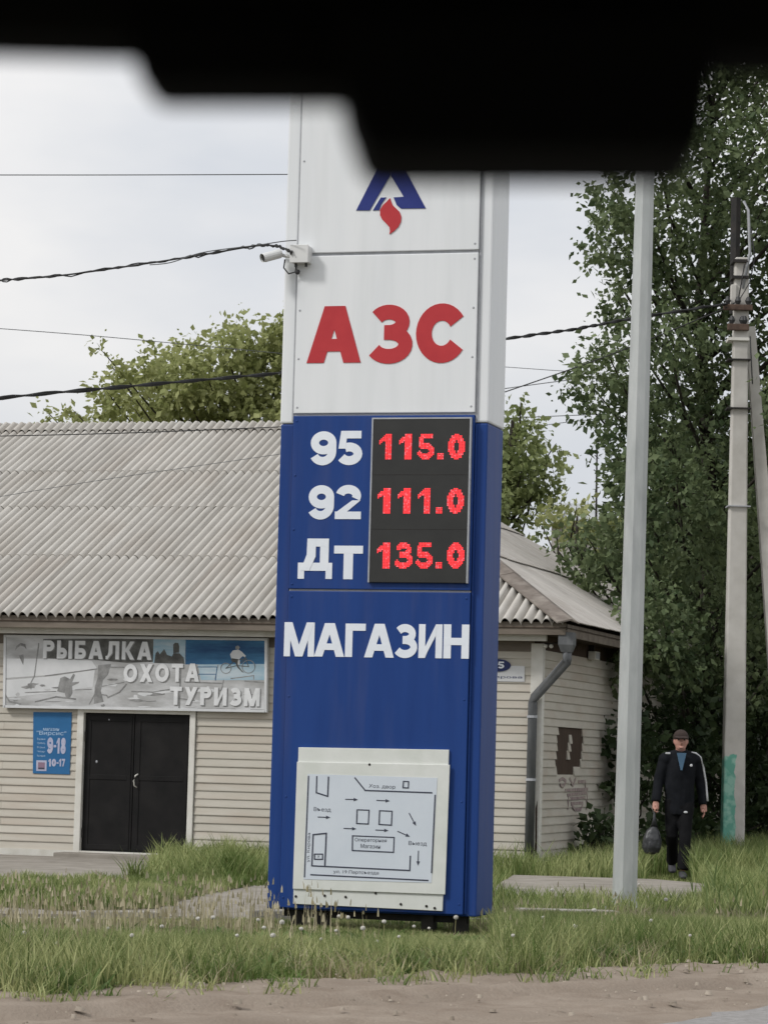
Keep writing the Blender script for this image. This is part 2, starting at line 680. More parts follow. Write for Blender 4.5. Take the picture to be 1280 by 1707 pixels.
q = np.array([[j * nx + i, j * nx + i + 1, (j + 1) * nx + i + 1, (j + 1) * nx + i] for j in range(ny - 1) for i in range(nx - 1)])
o = link('dirt_road', fast_mesh('dirt_road', V, [q], DIRT))
tag(o, kind='structure')
# asphalt edge in the lower right corner
r0, r1 = ground(1165, 1716), ground(1300, 1693)
rd = (r1 - r0).normalized()
rn = Vector((rd.y, -rd.x, 0))
rag = [r0 + rd * (t * .22 - 12) + rn * (.10 * mnoise.noise((t * .6, 0, 0)) + .05 * mnoise.noise((t * 2.1, 4, 0))) for t in range(190)]
sheet('road', rag + [r0 + rd * 30 + rn * 9, r0 - rd * 12 + rn * 9], .062, ASPH, .1)

# ------------------------------------------------------------------ frames of the sign and the house
TH = R(16.0)
P0 = at(622, 1522, 23.7)
SG = Frame((P0.x, P0.y, 0.0), TH)
hp = ground(230, 1432)
HS0 = Frame(hp, TH)
c0 = HS0.px(897, 1300, 0)
HS = Frame(HS0.world(c0.x, 0, 0), TH)            # origin: front corner of the house nearest the tree

# pavement along the house and footpath towards the pole
pv = [ground(-250, 1522), ground(60, 1524), ground(460, 1531), ground(640, 1520), ground(640, 1490), ground(850, 1462), HS.world(0.2, -.4, 0), HS.world(-13, -.05, 0)]
sheet('pavement', pv, 0.0, CONC, .05)
fp = [ground(822, 1492, .06), ground(1010, 1497, .06), ground(1168, 1500, .06), ground(1180, 1474, .06), ground(1090, 1466, .06), ground(856, 1459, .06), ground(830, 1474, .06)]
sheet('footpath', fp, .06, CONC, .14)

# ================================================================== THE FILLING STATION SIGN
WHITE = mat('sign_white', (.70, .72, .735), (.75, .765, .775), scale=1.2, rough=.45, spec=.35, stretch=(2.5, 2.5, .22), c3=(.60, .62, .625), s3=3.0, f3=.35)
BLUE = mat('sign_blue', (.009, .040, .180), (.013, .050, .21), scale=2.0, rough=.5, spec=.22, stretch=(2.2, 2.2, .22), c3=(.05, .07, .19), s3=3.2, f3=.42)
RED = mat('letter_red', (.42, .028, .036), (.47, .036, .042), scale=4, rough=.5)
LWHITE = mat('letter_white', (.72, .76, .82), (.78, .81, .86), scale=5, rough=.5)
BLACKM = mat('black_metal', (.018, .018, .018), (.035, .03, .027), scale=8, rough=.7)
GREYM = mat('grey_trim', (.33, .34, .36), (.42, .43, .45), scale=9, rough=.5)
SCREEN = mat('screen', (.022, .022, .021), (.030, .030, .028), scale=3, rough=.35, spec=.4)

ax0 = SG.px(468, 706, 0)
ax1 = SG.px(813, 706, 0)
XL, XR = ax0.x, ax1.x
ZSPLIT = ax0.z
ZBOT = .5 * (SG.px(447, 1515, 0).z + SG.px(797, 1530, 0).z)
ZTOP = SG.px(640, 60, 0).z + .6
DEP = .52
PY = -.04                                       # front of the raised panels
sign = empty('price_sign', (SG.o.x, SG.o.y, 0), -TH, 'tall white and blue price sign with red letters and lit fuel prices', 'price sign')
MB().box(XL, XR, 0, DEP, ZBOT, ZSPLIT - .004).build('lower_casing', BLUE, sign, bevel=.012)
MB().box(XL - .006, XR + .006, -.006, DEP + .006, ZSPLIT, ZTOP).build('upper_casing', WHITE, sign, bevel=.015)
pl, pr = SG.px(489, 690, PY).x, SG.px(791, 690, PY).x
zA = .5 * (SG.px(497, 424, PY).z + SG.px(802, 418, PY).z)
zB = .5 * (SG.px(489, 692, PY).z + SG.px(794, 689, PY).z)
zC = .5 * (SG.px(480, 984, PY).z + SG.px(785, 987, PY).z)
zD = ZBOT + .015


def panel(name, z0, z1, m, x0=None, x1=None, front=PY):
    x0 = pl if x0 is None else x0
    x1 = pr if x1 is None else x1
    return MB().box(x0, x1, front, .03, z0, z1).build(name, m, sign, bevel=.006)


logo_panel = panel('logo_panel', zA + .012, ZTOP - .08, WHITE)
name_panel = panel('name_panel', zB + .012, zA - .012, WHITE)
price_panel = panel('price_panel', zC + .012, zB - .008, BLUE)
shop_panel = panel('shop_panel', zD, zC - .004, BLUE)
for nm, z in (('joint_strip', zA), ('joint_strip', zC)):
    MB().box(pl + .004, pr - .004, PY + .018, .02, z - .02, z + .02).build(nm, GREYM, sign)
# narrow edge strips of the casing beside the panels
for x in (pl - .012, pr + .012):
    MB().box(x - .006, x + .006, -.02, .02, ZBOT + .02, ZSPLIT - .02).build('edge_strip', BLUE, sign)
    MB().box(x - .006, x + .006, -.02, .02, ZSPLIT + .02, ZTOP - .1).build('edge_strip', GREYM, sign)
# legs below the casing
for x in (XL + .22, XL + .42, XR - .42, XR - .16):
    MB().box(x - .05, x + .05, .1, .22, -.1, ZBOT + .05).build('support_leg', BLACKM, sign)
MB().box(XL + .1, XR - .1, .14, .18, ZBOT - .06, ZBOT + .02).build('cross_beam', BLACKM, sign)


def z2(x, y): return (420 + x / 2.6667, 160 + y / 2.6667)
def z3(x, y): return (430 + x / 2.8444, 660 + y / 2.8444)
def z4(x, y): return (480 + x / 4.5714, 1240 + y / 4.5714)
def z8(x, y): return (610 + x / 5.6895, 690 + y / 5.6895)


for ch, a, b in (('А', (243, 1187), (490, 931)), ('З', (512, 1191), (718, 925)), ('С', (726, 1188), (961, 919))):
    letter(name_panel, SG, ch, z2(*a), z2(*b), PY, .005, RED, {'А': .27, 'З': .25, 'С': .29}[ch])
for ch, a, b in (('9', (248, 329), (374, 167)), ('5', (372, 328), (498, 165)), ('9', (238, 586), (363, 423)), ('2', (364, 584), (492, 422)),
                 ('Д', (188, 867), (356, 677)), ('т', (358, 869), (499, 711))):
    letter(price_panel, SG, ch, z3(*a), z3(*b), PY, .003, LWHITE, {'Д': .25, '9': .245, '2': .25}.get(ch, .26))
for ch, a, b in (('М', (122, 1235), (270, 1075)), ('А', (266, 1236), (413, 1079)), ('Г', (412, 1238), (512, 1081)), ('А', (503, 1240), (648, 1082)),
                 ('З', (644, 1243), (758, 1083)), ('И', (760, 1243), (876, 1084)), ('Н', (878, 1245), (1003, 1085))):
    letter(shop_panel, SG, ch, z3(*a), z3(*b), PY, .003, LWHITE, .235)
for pn, z0_, z1_, sm_ in ((logo_panel, zA + .06, ZTOP - .2, GREYM), (name_panel, zB + .06, zA - .06, GREYM), (price_panel, zC + .05, zB - .05, BLUE), (shop_panel, zD + .08, zC - .05, BLUE)):
    for sx_ in (pl + .03, pr - .03):
        for k in range(4):
            zz = z0_ + (z1_ - z0_) * k / 3
            MB().ball((sx_, PY - .001, zz), .009, 8, 5, (1, .45, 1)).build('screw', sm_, pn)
# emblem: open blue triangle with a red flame
LBLUE = mat('emblem_blue', (.014, .026, .17), (.02, .034, .19), scale=5, rough=.5)


def zshape(pts, m, nm, th): return flat(logo_panel, SG, [z2(*p) for p in pts], PY, m, nm, th)


zshape([(463, 507), (523, 507), (614, 350), (616, 205)], LBLUE, 'emblem_stroke', .006)
zshape([(772, 498), (662, 499), (643, 483), (629, 449), (674, 446), (617, 352), (617, 205)], LBLUE, 'emblem_stroke', .0055)
zshape([(537, 507), (572, 450), (596, 449), (574, 480), (565, 506)], LBLUE, 'emblem_stroke', .006)
zshape([(613, 452), (598, 468), (581, 484), (569, 505), (569, 528), (578, 547), (597, 566), (611, 582), (613, 597), (611, 613), (632, 598), (650, 580),
        (661, 558), (663, 535), (655, 513), (640, 498), (626, 485), (619, 470)], RED, 'emblem_flame', .007)

# electronic price screen
sa, sb = SG.px(*z8(40, 1600), PY), SG.px(*z8(996, 48), PY)
screen = MB().box(sa.x, sb.x, PY - .03, PY + .002, sa.z, sb.z).build('price_screen', SCREEN, sign, bevel=.004)
fw = .012
YS = PY - .03
fr_ = MB()
fr_.box(sa.x - fw, sa.x, YS - .004, PY, sa.z, sb.z + fw)
fr_.box(sb.x, sb.x + fw, YS - .004, PY, sa.z, sb.z + fw)
fr_.box(sa.x, sb.x, YS - .004, PY, sb.z, sb.z + fw)
fr_.build('screen_frame', GREYM, screen)
for k in (1, 2):
    mod = MB()
    z = sa.z + (sb.z - sa.z) * k / 3 - .01
    mod.box(sa.x + .004, sb.x - .004, YS - .0015, YS + .001, z - .002, z + .002)
    mod.build('module_joint', BLACKM, screen)
LED = [mat('led_red', (1.0, .045, .055), emit=.56, rough=.5), mat('led_pink', (1.0, .14, .17), emit=.52, rough=.5)]


def inside(ch, T, u, v):
    wd, S, P = glyph(ch, T)
    u *= wd
    for pts, w_ in S:
        for (ax, ay), (bx, by) in zip(pts, pts[1:]):
            dx, dy = bx - ax, by - ay
            t = max(0, min(1, ((u - ax) * dx + (v - ay) * dy) / (dx * dx + dy * dy + 1e-12)))
            if math.hypot(u - ax - t * dx, v - ay - t * dy) < w_ / 2:
                return True
    for pl_ in P:
        n, c = len(pl_), False
        for i in range(n):
            (x1, y1), (x2, y2) = pl_[i], pl_[(i + 1) % n]
            if (y1 > v) != (y2 > v) and u < (x2 - x1) * (v - y1) / (y2 - y1) + x1:
                c = not c
        if c:
            return True
    return False


rows_ = [((188, 432), [('1', 122, 247), ('1', 311, 438), ('5', 485, 651), ('.', 674, 738), ('0', 776, 943)]),
         ((703, 946), [('1', 106, 237), ('1', 298, 427), ('1', 488, 613), ('.', 661, 726), ('0', 766, 933)]),
         ((1220, 1467), [('1', 101, 232), ('3', 273, 446), ('5', 468, 637), ('.', 658, 723), ('0', 766, 937)])]
PITCH_LED = .0122
for (y0, y1), ds_ in rows_:
    for ch, x0, x1 in ds_:
        yy0 = y1 - 62 if ch == '.' else y0
        a, b = SG.px(*z8(x0, y1), YS), SG.px(*z8(x1, yy0), YS)
        nu_, nv_ = max(3, round((b.x - a.x) / PITCH_LED)), max(3, round((b.z - a.z) / PITCH_LED))
        mbs = [MB(), MB()]
        for i in range(nu_):
            for j in range(nv_):
                u, v = (i + .5) / nu_, (j + .5) / nv_
                if ch == '.' or inside(ch, .22 if ch in '35' else .25, u, v):
                    x, z = a.x + (b.x - a.x) * u, a.z + (b.z - a.z) * v
                    s_ = PITCH_LED * .40
                    mbs[0 if random.random() < .85 else 1].add([(x - s_, YS - .003, z - s_), (x + s_, YS - .003, z - s_), (x + s_, YS - .003, z + s_), (x - s_, YS - .003, z + s_)], [(0, 1, 2, 3)])
        me = bpy.data.meshes.new('price_digit')
        nv0 = len(mbs[0].v)
        me.from_pydata(mbs[0].v + mbs[1].v, [], mbs[0].f + [tuple(i + nv0 for i in f) for f in mbs[1].f])
        me.materials.append(LED[0])
        me.materials.append(LED[1])
        for k in range(len(mbs[0].f), len(me.polygons)):
            me.polygons[k].material_index = 1
        link('price_digit', me, None, screen)

# ------------------------------------------------------------------ site plan board fixed to the foot of the sign
BOARD = mat('board_white', (.60, .62, .58), (.68, .69, .66), scale=2.2, rough=.6, c3=(.5, .53, .47), s3=4, f3=.35)
PLAN = mat('plan_film', (.55, .60, .66), (.60, .645, .70), scale=2, rough=.55)
INK = mat('plan_ink', (.05, .055, .08), rough=.7)
YB = PY - .02
board = empty('site_plan_board', SG.world(0, PY, 0), -TH, 'white board with a black site plan on the foot of the price sign', 'notice board')
board.location = (SG.o.x, SG.o.y, 0)


def quadbox(parent, fr, pts, yf, th, m, name, bevel=0.0):
    mb = MB()
    mb.prism([fr.px(a, b, yf) for a, b in pts], (0, th, 0))
    return mb.build(name, m, parent, bevel=bevel)


quadbox(board, SG, [z4(38, 1222), z4(1176, 1278), z4(1226, 47), z4(80, 28)], YB, .019, BOARD, 'back_sheet', .003)
fs = quadbox(board, SG, [z4(36, 1108), z4(1196, 1152), z4(1232, 162), z4(68, 138)], YB - .014, .013, BOARD, 'front_sheet', .003)
quadbox(fs, SG, [z4(118, 1035), z4(1092, 1062), z4(1138, 262), z4(150, 232)], YB - .0165, .002, PLAN, 'plan_sheet')
YI = YB - .0167
for pts in ([(157, 250), (126, 1015)], [(220, 252), (216, 374), (303, 402), (309, 256)], [(511, 262), (588, 357), (1095, 375)], [(1121, 395), (1094, 983)],
            [(932, 860), (928, 968), (182, 932), (192, 694), (292, 684), (281, 934)], [(175, 1000), (1066, 1044)]):
    mb = MB()
    line_shape(mb, SG, [z4(*p) for p in pts], .0105, YI)
    mb.build('plan_line', INK, fs)
for pts in ([(527, 505), (618, 508), (612, 613), (523, 609)], [(698, 512), (793, 516), (788, 622), (694, 616)], [(492, 703), (809, 716), (804, 829), (490, 815)],
            [(880, 288), (919, 290), (917, 338), (876, 336)], [(202, 843), (264, 843), (264, 882), (202, 882)]):
    mb = MB()
    line_shape(mb, SG, [z4(*p) for p in pts + [pts[0]]], .009, YI)
    mb.build('plan_box', INK, fs)
for (x0, y0), (x1, y1) in (((440, 425), (532, 427)), ((677, 433), (775, 437)), ((230, 560), (322, 563)), ((427, 647), (520, 650)), ((670, 659), (765, 663)),
                           ((924, 532), (974, 627)), ((837, 670), (929, 710)), ((994, 820), (990, 930))):
    mb = MB()
    dx, dy = x1 - x0, y1 - y0
    ln = math.hypot(dx, dy)
    ux_, uy_ = dx / ln, dy / ln
    bx, by = x1 - ux_ * 32, y1 - uy_ * 32
    line_shape(mb, SG, [z4(x0, y0), z4(bx, by)], .0075, YI)
    mb.prism([SG.px(*z4(*p), YI - .002) for p in ((x1, y1), (bx - uy_ * 13, by + ux_ * 13), (bx + uy_ * 13, by - ux_ * 13))], (0, .002, 0))
    mb.build('plan_arrow', INK, fs)
for s, bl, br, tl in (('Хоз. двор', (616, 343), (816, 352), (618, 308)), ('Въезд', (196, 520), (326, 526), (198, 484)), ('Операторная', (508, 752), (750, 760), (510, 718)),
                      ('Магазин', (553, 796), (702, 802), (555, 764)), ('Выезд', (918, 780), (1056, 786), (920, 742)), ('ул. 19 Партсъезда', (345, 994), (690, 1006), (347, 962)),
                      ('ул. Кирова', (168, 905), (176, 682), (140, 904)), ('X', (222, 870), (242, 871), (222, 852))):
    small_text(fs, SG, s, z4(*bl), z4(*br), z4(*tl), YI - .001, INK)
for x, y in ((625, 160), (60, 1165), (440, 1170), (668, 1140), (860, 1225), (1055, 1240), (1118, 1255), (280, 1160)):
    p = SG.px(*z4(x, y), YB)
    MB().ball((p.x, YB - .013 if y < 1110 else YB - .003, p.z), .011, 8, 5, (1, .6, 1)).build('rivet', BLACKM, board)

# ------------------------------------------------------------------ camera and junction box on the sign
PLAST = mat('pale_plastic', (.60, .61, .60), (.66, .66, .65), scale=6, rough=.5)
DARKP = mat('dark_plastic', (.03, .03, .032), (.05, .05, .05), scale=6, rough=.5)
CABLE = mat('cable_black', (.025, .025, .027), (.04, .04, .04), scale=10, rough=.8)
WIREG = mat('wire_grey', (.10, .105, .115), (.14, .145, .15), scale=10, rough=.7)
a = SG.px(484, 437, PY - .1)
b = SG.px(514, 408, PY - .1)
jb = empty('junction_box', SG.world(a.x, 0, a.z), -TH, 'pale square junction box on the corner of the sign', 'junction box')
w_, h_ = b.x - a.x, b.z - a.z
MB().box(0, w_, PY - .1, .0, 0, h_).build('box_body', PLAST, jb, bevel=.008)
MB().box(-.004, w_ + .004, PY - .112, PY - .1, -.004, h_ + .004).build('box_cover', PLAST, jb, bevel=.004)
for x in (.03, w_ - .03):
    MB().tube([(x, PY - .05, -.001), (x, PY - .05, -.03)], .011, 8).build('cable_gland', DARKP, jb)
c0_ = SG.px(484, 426, PY - .05)
sc1 = empty('security_camera', SG.world(c0_.x, PY - .05, c0_.z), -TH, 'small white bullet security camera beside the junction box', 'security camera')


def L3(px, py, yl):
    p = SG.px(px, py, yl)
    return Vector((p.x - c0_.x, p.y - (PY - .05), p.z - c0_.z))


tip, tail = L3(441, 430, PY - .16), L3(467, 423, PY - .06)
MB().tube([tip, tail], .034, 14).build('camera_body', PLAST, sc1, smooth=False, bevel=.006)
dv = (tip - tail).normalized()
hd = MB()
hd.tube([tip + dv * .022 + Vector((0, 0, .006)), tail - dv * .0 + Vector((0, 0, .006))], .040, 14, squash=.92, cap=False)
hd.build('sun_hood', PLAST, sc1)
MB().tube([tip + dv * .006, tip + dv * .0005], .031, 14).build('lens_window', DARKP, sc1)
MB().tube([tail, L3(474, 426, PY - .05), L3(486, 427, PY - .05)], .014, 8).build('bracket', PLAST, sc1)
cpts = [L3(*p) for p in ((475, 432, PY - .05), (473, 446, PY - .06), (481, 456, PY - .05), (492, 453, PY - .04), (494, 440, PY - .04))]
MB().tube(cpts, .006, 6).build('cable', CABLE, sc1, smooth=True)
MB().ball(L3(496, 453, PY - .03), .022, 8, 6).build('cable_clip', DARKP, sc1)

# ================================================================== THE HOUSE
SIDING = mat('siding_cream', (.45, .42, .36), (.51, .48, .42), orand=.045, scale=2.0, rough=.75, bump=.12, bscale=90, spec=.2, stretch=(.5, 1, 3), c3=(.42, .355, .29), s3=1.3, f3=.7)
TRIMW = mat('trim_white', (.58, .565, .51), (.66, .645, .6), scale=5, rough=.7, c3=(.42, .39, .33), s3=3, f3=.5)
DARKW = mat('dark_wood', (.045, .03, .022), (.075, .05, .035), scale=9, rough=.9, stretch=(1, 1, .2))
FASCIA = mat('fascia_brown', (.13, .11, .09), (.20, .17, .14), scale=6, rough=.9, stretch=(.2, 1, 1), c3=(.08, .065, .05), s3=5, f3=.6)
SLATE = mat('slate', (.41, .39, .355), (.49, .47, .435), orand=.04, scale=3, rough=.95, bump=.2, bscale=80, spec=.08, c3=(.36, .315, .27), s3=1.3, f3=.45, stretch=(1, .3, 1))
SLATE2 = mat('slate_side', (.40, .375, .345), (.49, .465, .43), orand=.05, scale=3, rough=.95, bump=.2, bscale=80, spec=.08, c3=(.3, .26, .22), s3=1.4, f3=.5)
DOORM = mat('door_black', (.006, .006, .006), (.011, .010, .010), scale=4, rough=.55, spec=.18, c3=(.018, .017, .016), s3=2.5, f3=.5)
PIPE = mat('pipe_zinc', (.10, .105, .11), (.155, .16, .165), scale=7, rough=.6, metal=.3, stretch=(1, 1, .3))

house = empty('house', HS.o, -TH, 'low cream clapboard shop building with a grey corrugated slate roof', 'house')
HW, HD = 12.0, 13.1                             # length to the left, depth
ZW = HS.px(300, 1064, 0).z                      # top of the wall
EAVE = .42
ZE = HS.px(300, 1029, -EAVE).z
YR = HD / 2
ZR = HS.px(300, 712, YR).z
AP = 5.3                                        # hip end: ridge stops this far from the side eave
dl, dr = HS.px(138, 1310, 0).x, HS.px(315, 1310, 0).x
ZD = HS.px(225, 1190, 0).z
wall = MB()
wall.box(-HW, dl - .09, .0, .25, -.1, ZW + .12)
wall.box(dr + .09, .0, .0, .25, -.1, ZW + .12)
wall.box(dl - .09, dr + .09, .0, .25, ZD + .05, ZW + .12)
front_wall = wall.build('front_wall', DARKW, house)
side_wall = MB().box(-.25, 0, .25, HD, -.1, ZW + .12).build('side_wall', DARKW, house)
MB().box(-HW, -HW + .25, .25, HD, -.1, ZW + .12).build('end_wall', SIDING, house)
MB().box(-HW + .25, -.25, HD - .25, HD, -.1, ZW + .12).build('back_wall', SIDING, house)

# lapped siding boards
PT = .101
nrow = int((ZW - .08) / PT)
bcache = {}


def board_mesh(ln, axis):
    k = (round(ln, 3), axis)
    if k not in bcache:
        prof = [(.0, 0), (-.022, 0), (-.022, .012), (-.006, PT + .012), (.0, PT + .012)]
        mb = MB()
        if axis == 'x':
            mb.prism([(0, a, z) for a, z in prof], (ln, 0, 0))
        else:
            mb.prism([(-a, 0, z) for a, z in prof], (0, ln, 0))
        bcache[k] = mb.mesh('siding_board', SIDING)
    return bcache[k]


for r_ in range(nrow):
    z = .07 + r_ * PT
    segs = [(-HW, dl - .085), (dr + .085, -.07)] if z < ZD + .03 else [(-HW, -.07)]
    cut = []
    for x0, x1 in segs:
        xx = x0
        while x1 - xx > 3.4:
            ln = random.choice((1.5, 2.0, 2.5, 3.0))
            cut.append((xx, xx + ln - .003))
            xx += ln
        cut.append((xx, x1))
    for x0, x1 in cut:
        ob = link('siding_board', board_mesh(x1 - x0, 'x'), None, front_wall, (x0, -.002 - random.uniform(0, .003), z))
        ob.rotation_euler = (0, random.uniform(-.0012, .0012), 0)
    # the side wall has a hole where boards broke away
    pieces = [(.07, HD)]
    if 11 <= r_ <= 16:
        j0, j1 = [(.95, 1.95), (.85, 2.35), (.9, 2.42), (.95, 2.45), (.92, 2.5), (1.0, 2.42)][r_ - 11]
        if r_ in (13, 14, 15):
            pieces = [(.07, j0), (1.55 + .05 * (r_ - 13), 1.68 + .06 * (r_ - 13)), (j1, HD)]
        else:
            pieces = [(.07, j0), (j1, HD)]
    for y0, y1 in pieces:
        link('siding_board', board_mesh(y1 - y0, 'y'), None, side_wall, (.002, y0, z))
MB().box(-HW, .03, -.045, -.001, -.1, .075).build('plinth_board', TRIMW, house)
MB().box(.001, .05, .0, HD, -.1, .07).build('plinth_board', CONC, house)
# corner boards
cb = MB()
cb.box(-.115, .035, -.035, -.003, .05, ZW)
cb.box(.003, .035, -.003, .09, .05, ZW)
corner = cb.build('corner_board', TRIMW, house, bevel=.004)
ck = MB()
pz = [.06, .2, .42, .6, .78, .88]
ck.prism([(-.022, -.0375, pz[0]), (.012, -.0375, pz[0]), (.01, -.0375, pz[2]), (.006, -.0375, pz[3]), (.004, -.0375, pz[5]), (-.018, -.0375, pz[4]), (-.012, -.0375, pz[2])], (0, .002, 0))
ck.build('split', DARKW, corner)

# door with frame
door_fr = MB()
door_fr.box(dl - .085, dl, -.05, .06, -.0, ZD + .05)
door_fr.box(dr, dr + .075, -.05, .06, -.0, ZD + .05)
door_fr.box(dl, dr, -.045, .06, ZD, ZD + .055)
door_frame = door_fr.build('door_frame', TRIMW, house, bevel=.004)
dm = dl + (dr - dl) * .47
for x0, x1 in ((dl + .004, dm - .004), (dm + .004, dr - .004)):
    dlf = MB().box(x0, x1, .015, .06, .06, ZD - .004).build('door_leaf', DOORM, house, bevel=.004)
    for r_ in ((x0 + .03, x1 - .03, .10, .16), (x0 + .03, x1 - .03, ZD - .10, ZD - .04), (x0 + .03, x0 + .08, .16, ZD - .10), (x1 - .08, x1 - .03, .16, ZD - .10), (x0 + .08, x1 - .08, .98, 1.04)):
        MB().box(r_[0], r_[1], .007, .016, r_[2], r_[3]).build('door_rail', DOORM, dlf, bevel=.002)
    hx_ = x0 + .012 if x0 < dl + .1 else x1 - .012
    for zz in (.3, ZD - .3):
        MB().tube([(hx_, .0, zz - .06), (hx_, .0, zz + .06)], .012, 8).build('hinge', BLACKM, dlf)
    if x0 > dl + .1:
        p0, p1 = HS.px(224, 1313, -.02), HS.px(230, 1291, -.02)
        hb = MB()
        hb.tube([(p0.x + .02, .012, p0.z), (p0.x, -.03, p0.z + .02), (p0.x - .004, -.04, (p0.z + p1.z) / 2), (p0.x + .01, -.03, p1.z - .02), (p0.x + .03, .012, p1.z)], .009, 8)
        hb.build('handle', TRIMW, dlf, smooth=True)
    else:
        for px, py in ((182, 1200), (161, 1270)):
            p = HS.px(px, py, .01)
            MB().ball((p.x, .012, p.z), .014, 8, 5, (1, .5, 1.3)).build('lock', GREYM, dlf)
MB().box(dl - .2, dr + .25, -.42, .03, -.02, .055).build('doorstep', CONC, house, bevel=.01)

# eaves: soffit, fascia, cornice rail
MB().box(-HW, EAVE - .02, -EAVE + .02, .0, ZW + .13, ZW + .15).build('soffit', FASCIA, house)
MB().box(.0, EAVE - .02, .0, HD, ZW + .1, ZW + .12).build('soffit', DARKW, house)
MB().box(-HW, EAVE - .03, -EAVE + .015, -EAVE + .045, ZE - .155, ZE + .0).build('fascia', FASCIA, house, bevel=.004)
MB().box(EAVE - .045, EAVE - .015, -EAVE + .05, HD, ZE - .17, ZE - .02).build('fascia', FASCIA, house)
z_r = HS.px(300, 1052, -.22).z
MB().box(-HW, .12, -.25, -.19, z_r - .06, z_r + .04).build('cornice_rail', TRIMW, house, bevel=.006)
MB().box(-HW, -.08, -.03, .0, ZW - .1, ZW + .12).build('frieze_board', FASCIA, house)

# roof: dark decking, corrugated sheets on it
apexF = Vector((EAVE - AP, YR, ZR))
slF = math.atan2(ZR - ZE, YR + EAVE)
dk = MB()
eL, eR = Vector((-HW - .4, -EAVE, ZE)), Vector((EAVE, -EAVE, ZE))
bL, bR = Vector((-HW - .4, HD + EAVE, ZE)), Vector((EAVE, HD + EAVE, ZE))
rL = Vector((-HW - .4, YR, ZR))
dn = Vector((0, 0, -.07))
dk.add([eL + dn, eR + dn, apexF + dn, rL + dn, bL + dn, bR + dn], [(0, 1, 2, 3), (1, 5, 2), (5, 4, 3, 2), (0, 3, 4)])
roof = dk.build('roof', DARKW, house)


def roof_v(py):
    """distance up the front slope where a photo row at x = 300 meets it"""
    lo, hi = -EAVE, YR
    for _ in range(40):
        mid = (lo + hi) / 2
        z = ZE + (mid + EAVE) * math.tan(slF)
        if HS.px(300, py, mid).z > z: lo = mid
        else: hi = mid
    return (lo + EAVE) / math.cos(slF)


WP, NW = .128, 8                                # wave pitch, waves in a sheet
SW = WP * NW


def corrugated(ln, amp, wp, nwv, cut=None, name='roof_sheet', m=None, th=.008, xf=None):
    n = nwv * 10
    x = np.linspace(0, nwv * wp + wp * .25, n + 1)
    z = amp * (2 * np.abs(np.cos(np.pi * x / wp)) ** .62 - 1)
    V = []
    for off in (0, -th):
        for y in (0, ln):
            V += [(x[i], y, z[i] + off) for i in range(n + 1)]
    k = n + 1
    f = []
    for i in range(n):
        f += [(i, i + 1, k + i + 1, k + i), (2 * k + i, 3 * k + i, 3 * k + i + 1, 2 * k + i + 1), (i, 2 * k + i, 2 * k + i + 1, i + 1), (k + i, k + i + 1, 3 * k + i + 1, 3 * k + i)]
    f += [(0, k, 3 * k, 2 * k), (k - 1, 3 * k - 1, 4 * k - 1, 2 * k - 1)]
    me = bpy.data.meshes.new(name)
    me.from_pydata([tuple(v) for v in V], [], f)
    if xf is not None:
        me.transform(xf)
    if cut:
        bm = bmesh.new()
        bm.from_mesh(me)
        for co_, no_ in cut:
            bmesh.ops.bisect_plane(bm, geom=bm.verts[:] + bm.edges[:] + bm.faces[:], plane_co=co_, plane_no=no_, clear_outer=True)
        nvb = len(bm.verts)
        bm.to_mesh(me)
        bm.free()
        if nvb == 0:
            bpy.data.meshes.remove(me)
            return None
    me.materials.append(m)
    sm = [abs(p.normal.y) < .9 for p in me.polygons]
    me.polygons.foreach_set('use_smooth', sm)
    me.set_sharp_from_angle(angle=R(50))
    return me


rows_y = [roof_v(1029), roof_v(931), roof_v(849), roof_v(789), (YR + EAVE) / math.cos(slF)]
hipF = (eR + Vector((-.05, 0, 0)), Vector(((YR + EAVE), AP, 0)).normalized())       # plan direction across the near hip
shF = {}
ncol = int((HW + .4 + EAVE) / SW) + 2
for r_ in range(4):
    v0, v1 = rows_y[r_] - .03, rows_y[r_ + 1] + .12
    for c in range(-1, ncol):
        x0 = EAVE - (c + 1) * SW + (WP * 3 if r_ % 2 else 0)
        xr_hip = EAVE - (v1 * math.cos(slF)) / (YR + EAVE) * AP
        lift = .012 + .0025 * (c % 2)
        tilt = -.011 / (v1 - v0)
        xf = Matrix.Translation((x0 + random.uniform(-.006, .006), -EAVE + v0 * math.cos(slF), ZE + v0 * math.sin(slF) + lift)) @ Matrix.Rotation(slF + tilt, 4, 'X') @ Matrix.Rotation(random.uniform(-.002, .002), 4, 'Z')
        if x0 + SW + .1 < xr_hip - .05:
            key = r_
            if key not in shF:
                shF[key] = corrugated(v1 - v0, .046, WP, NW, None, 'roof_sheet', SLATE)
            ob = link('roof_sheet', shF[key], None, roof)
            ob.matrix_basis = xf
        elif x0 < EAVE - (v0 * math.cos(slF)) / (YR + EAVE) * AP:
            me = corrugated(v1 - v0, .046, WP, NW, [hipF], 'roof_sheet', SLATE, xf=xf)
            if me: link('roof_sheet', me, None, roof)
# ridge pieces
rlen = .34
rme = corrugated(rlen, .046, WP, NW, None, 'ridge_cap', SLATE)
c = 0
RX = EAVE - 41 * WP
while RX - (c + 1) * SW > -HW - .5:
    ob = link('ridge_cap', rme, None, roof)
    ob.matrix_basis = Matrix.Translation((RX - (c + 1) * SW, YR - rlen * math.cos(slF) + .02, ZR - rlen * math.sin(slF) + .045)) @ Matrix.Rotation(slF + .03, 4, 'X')
    c += 1
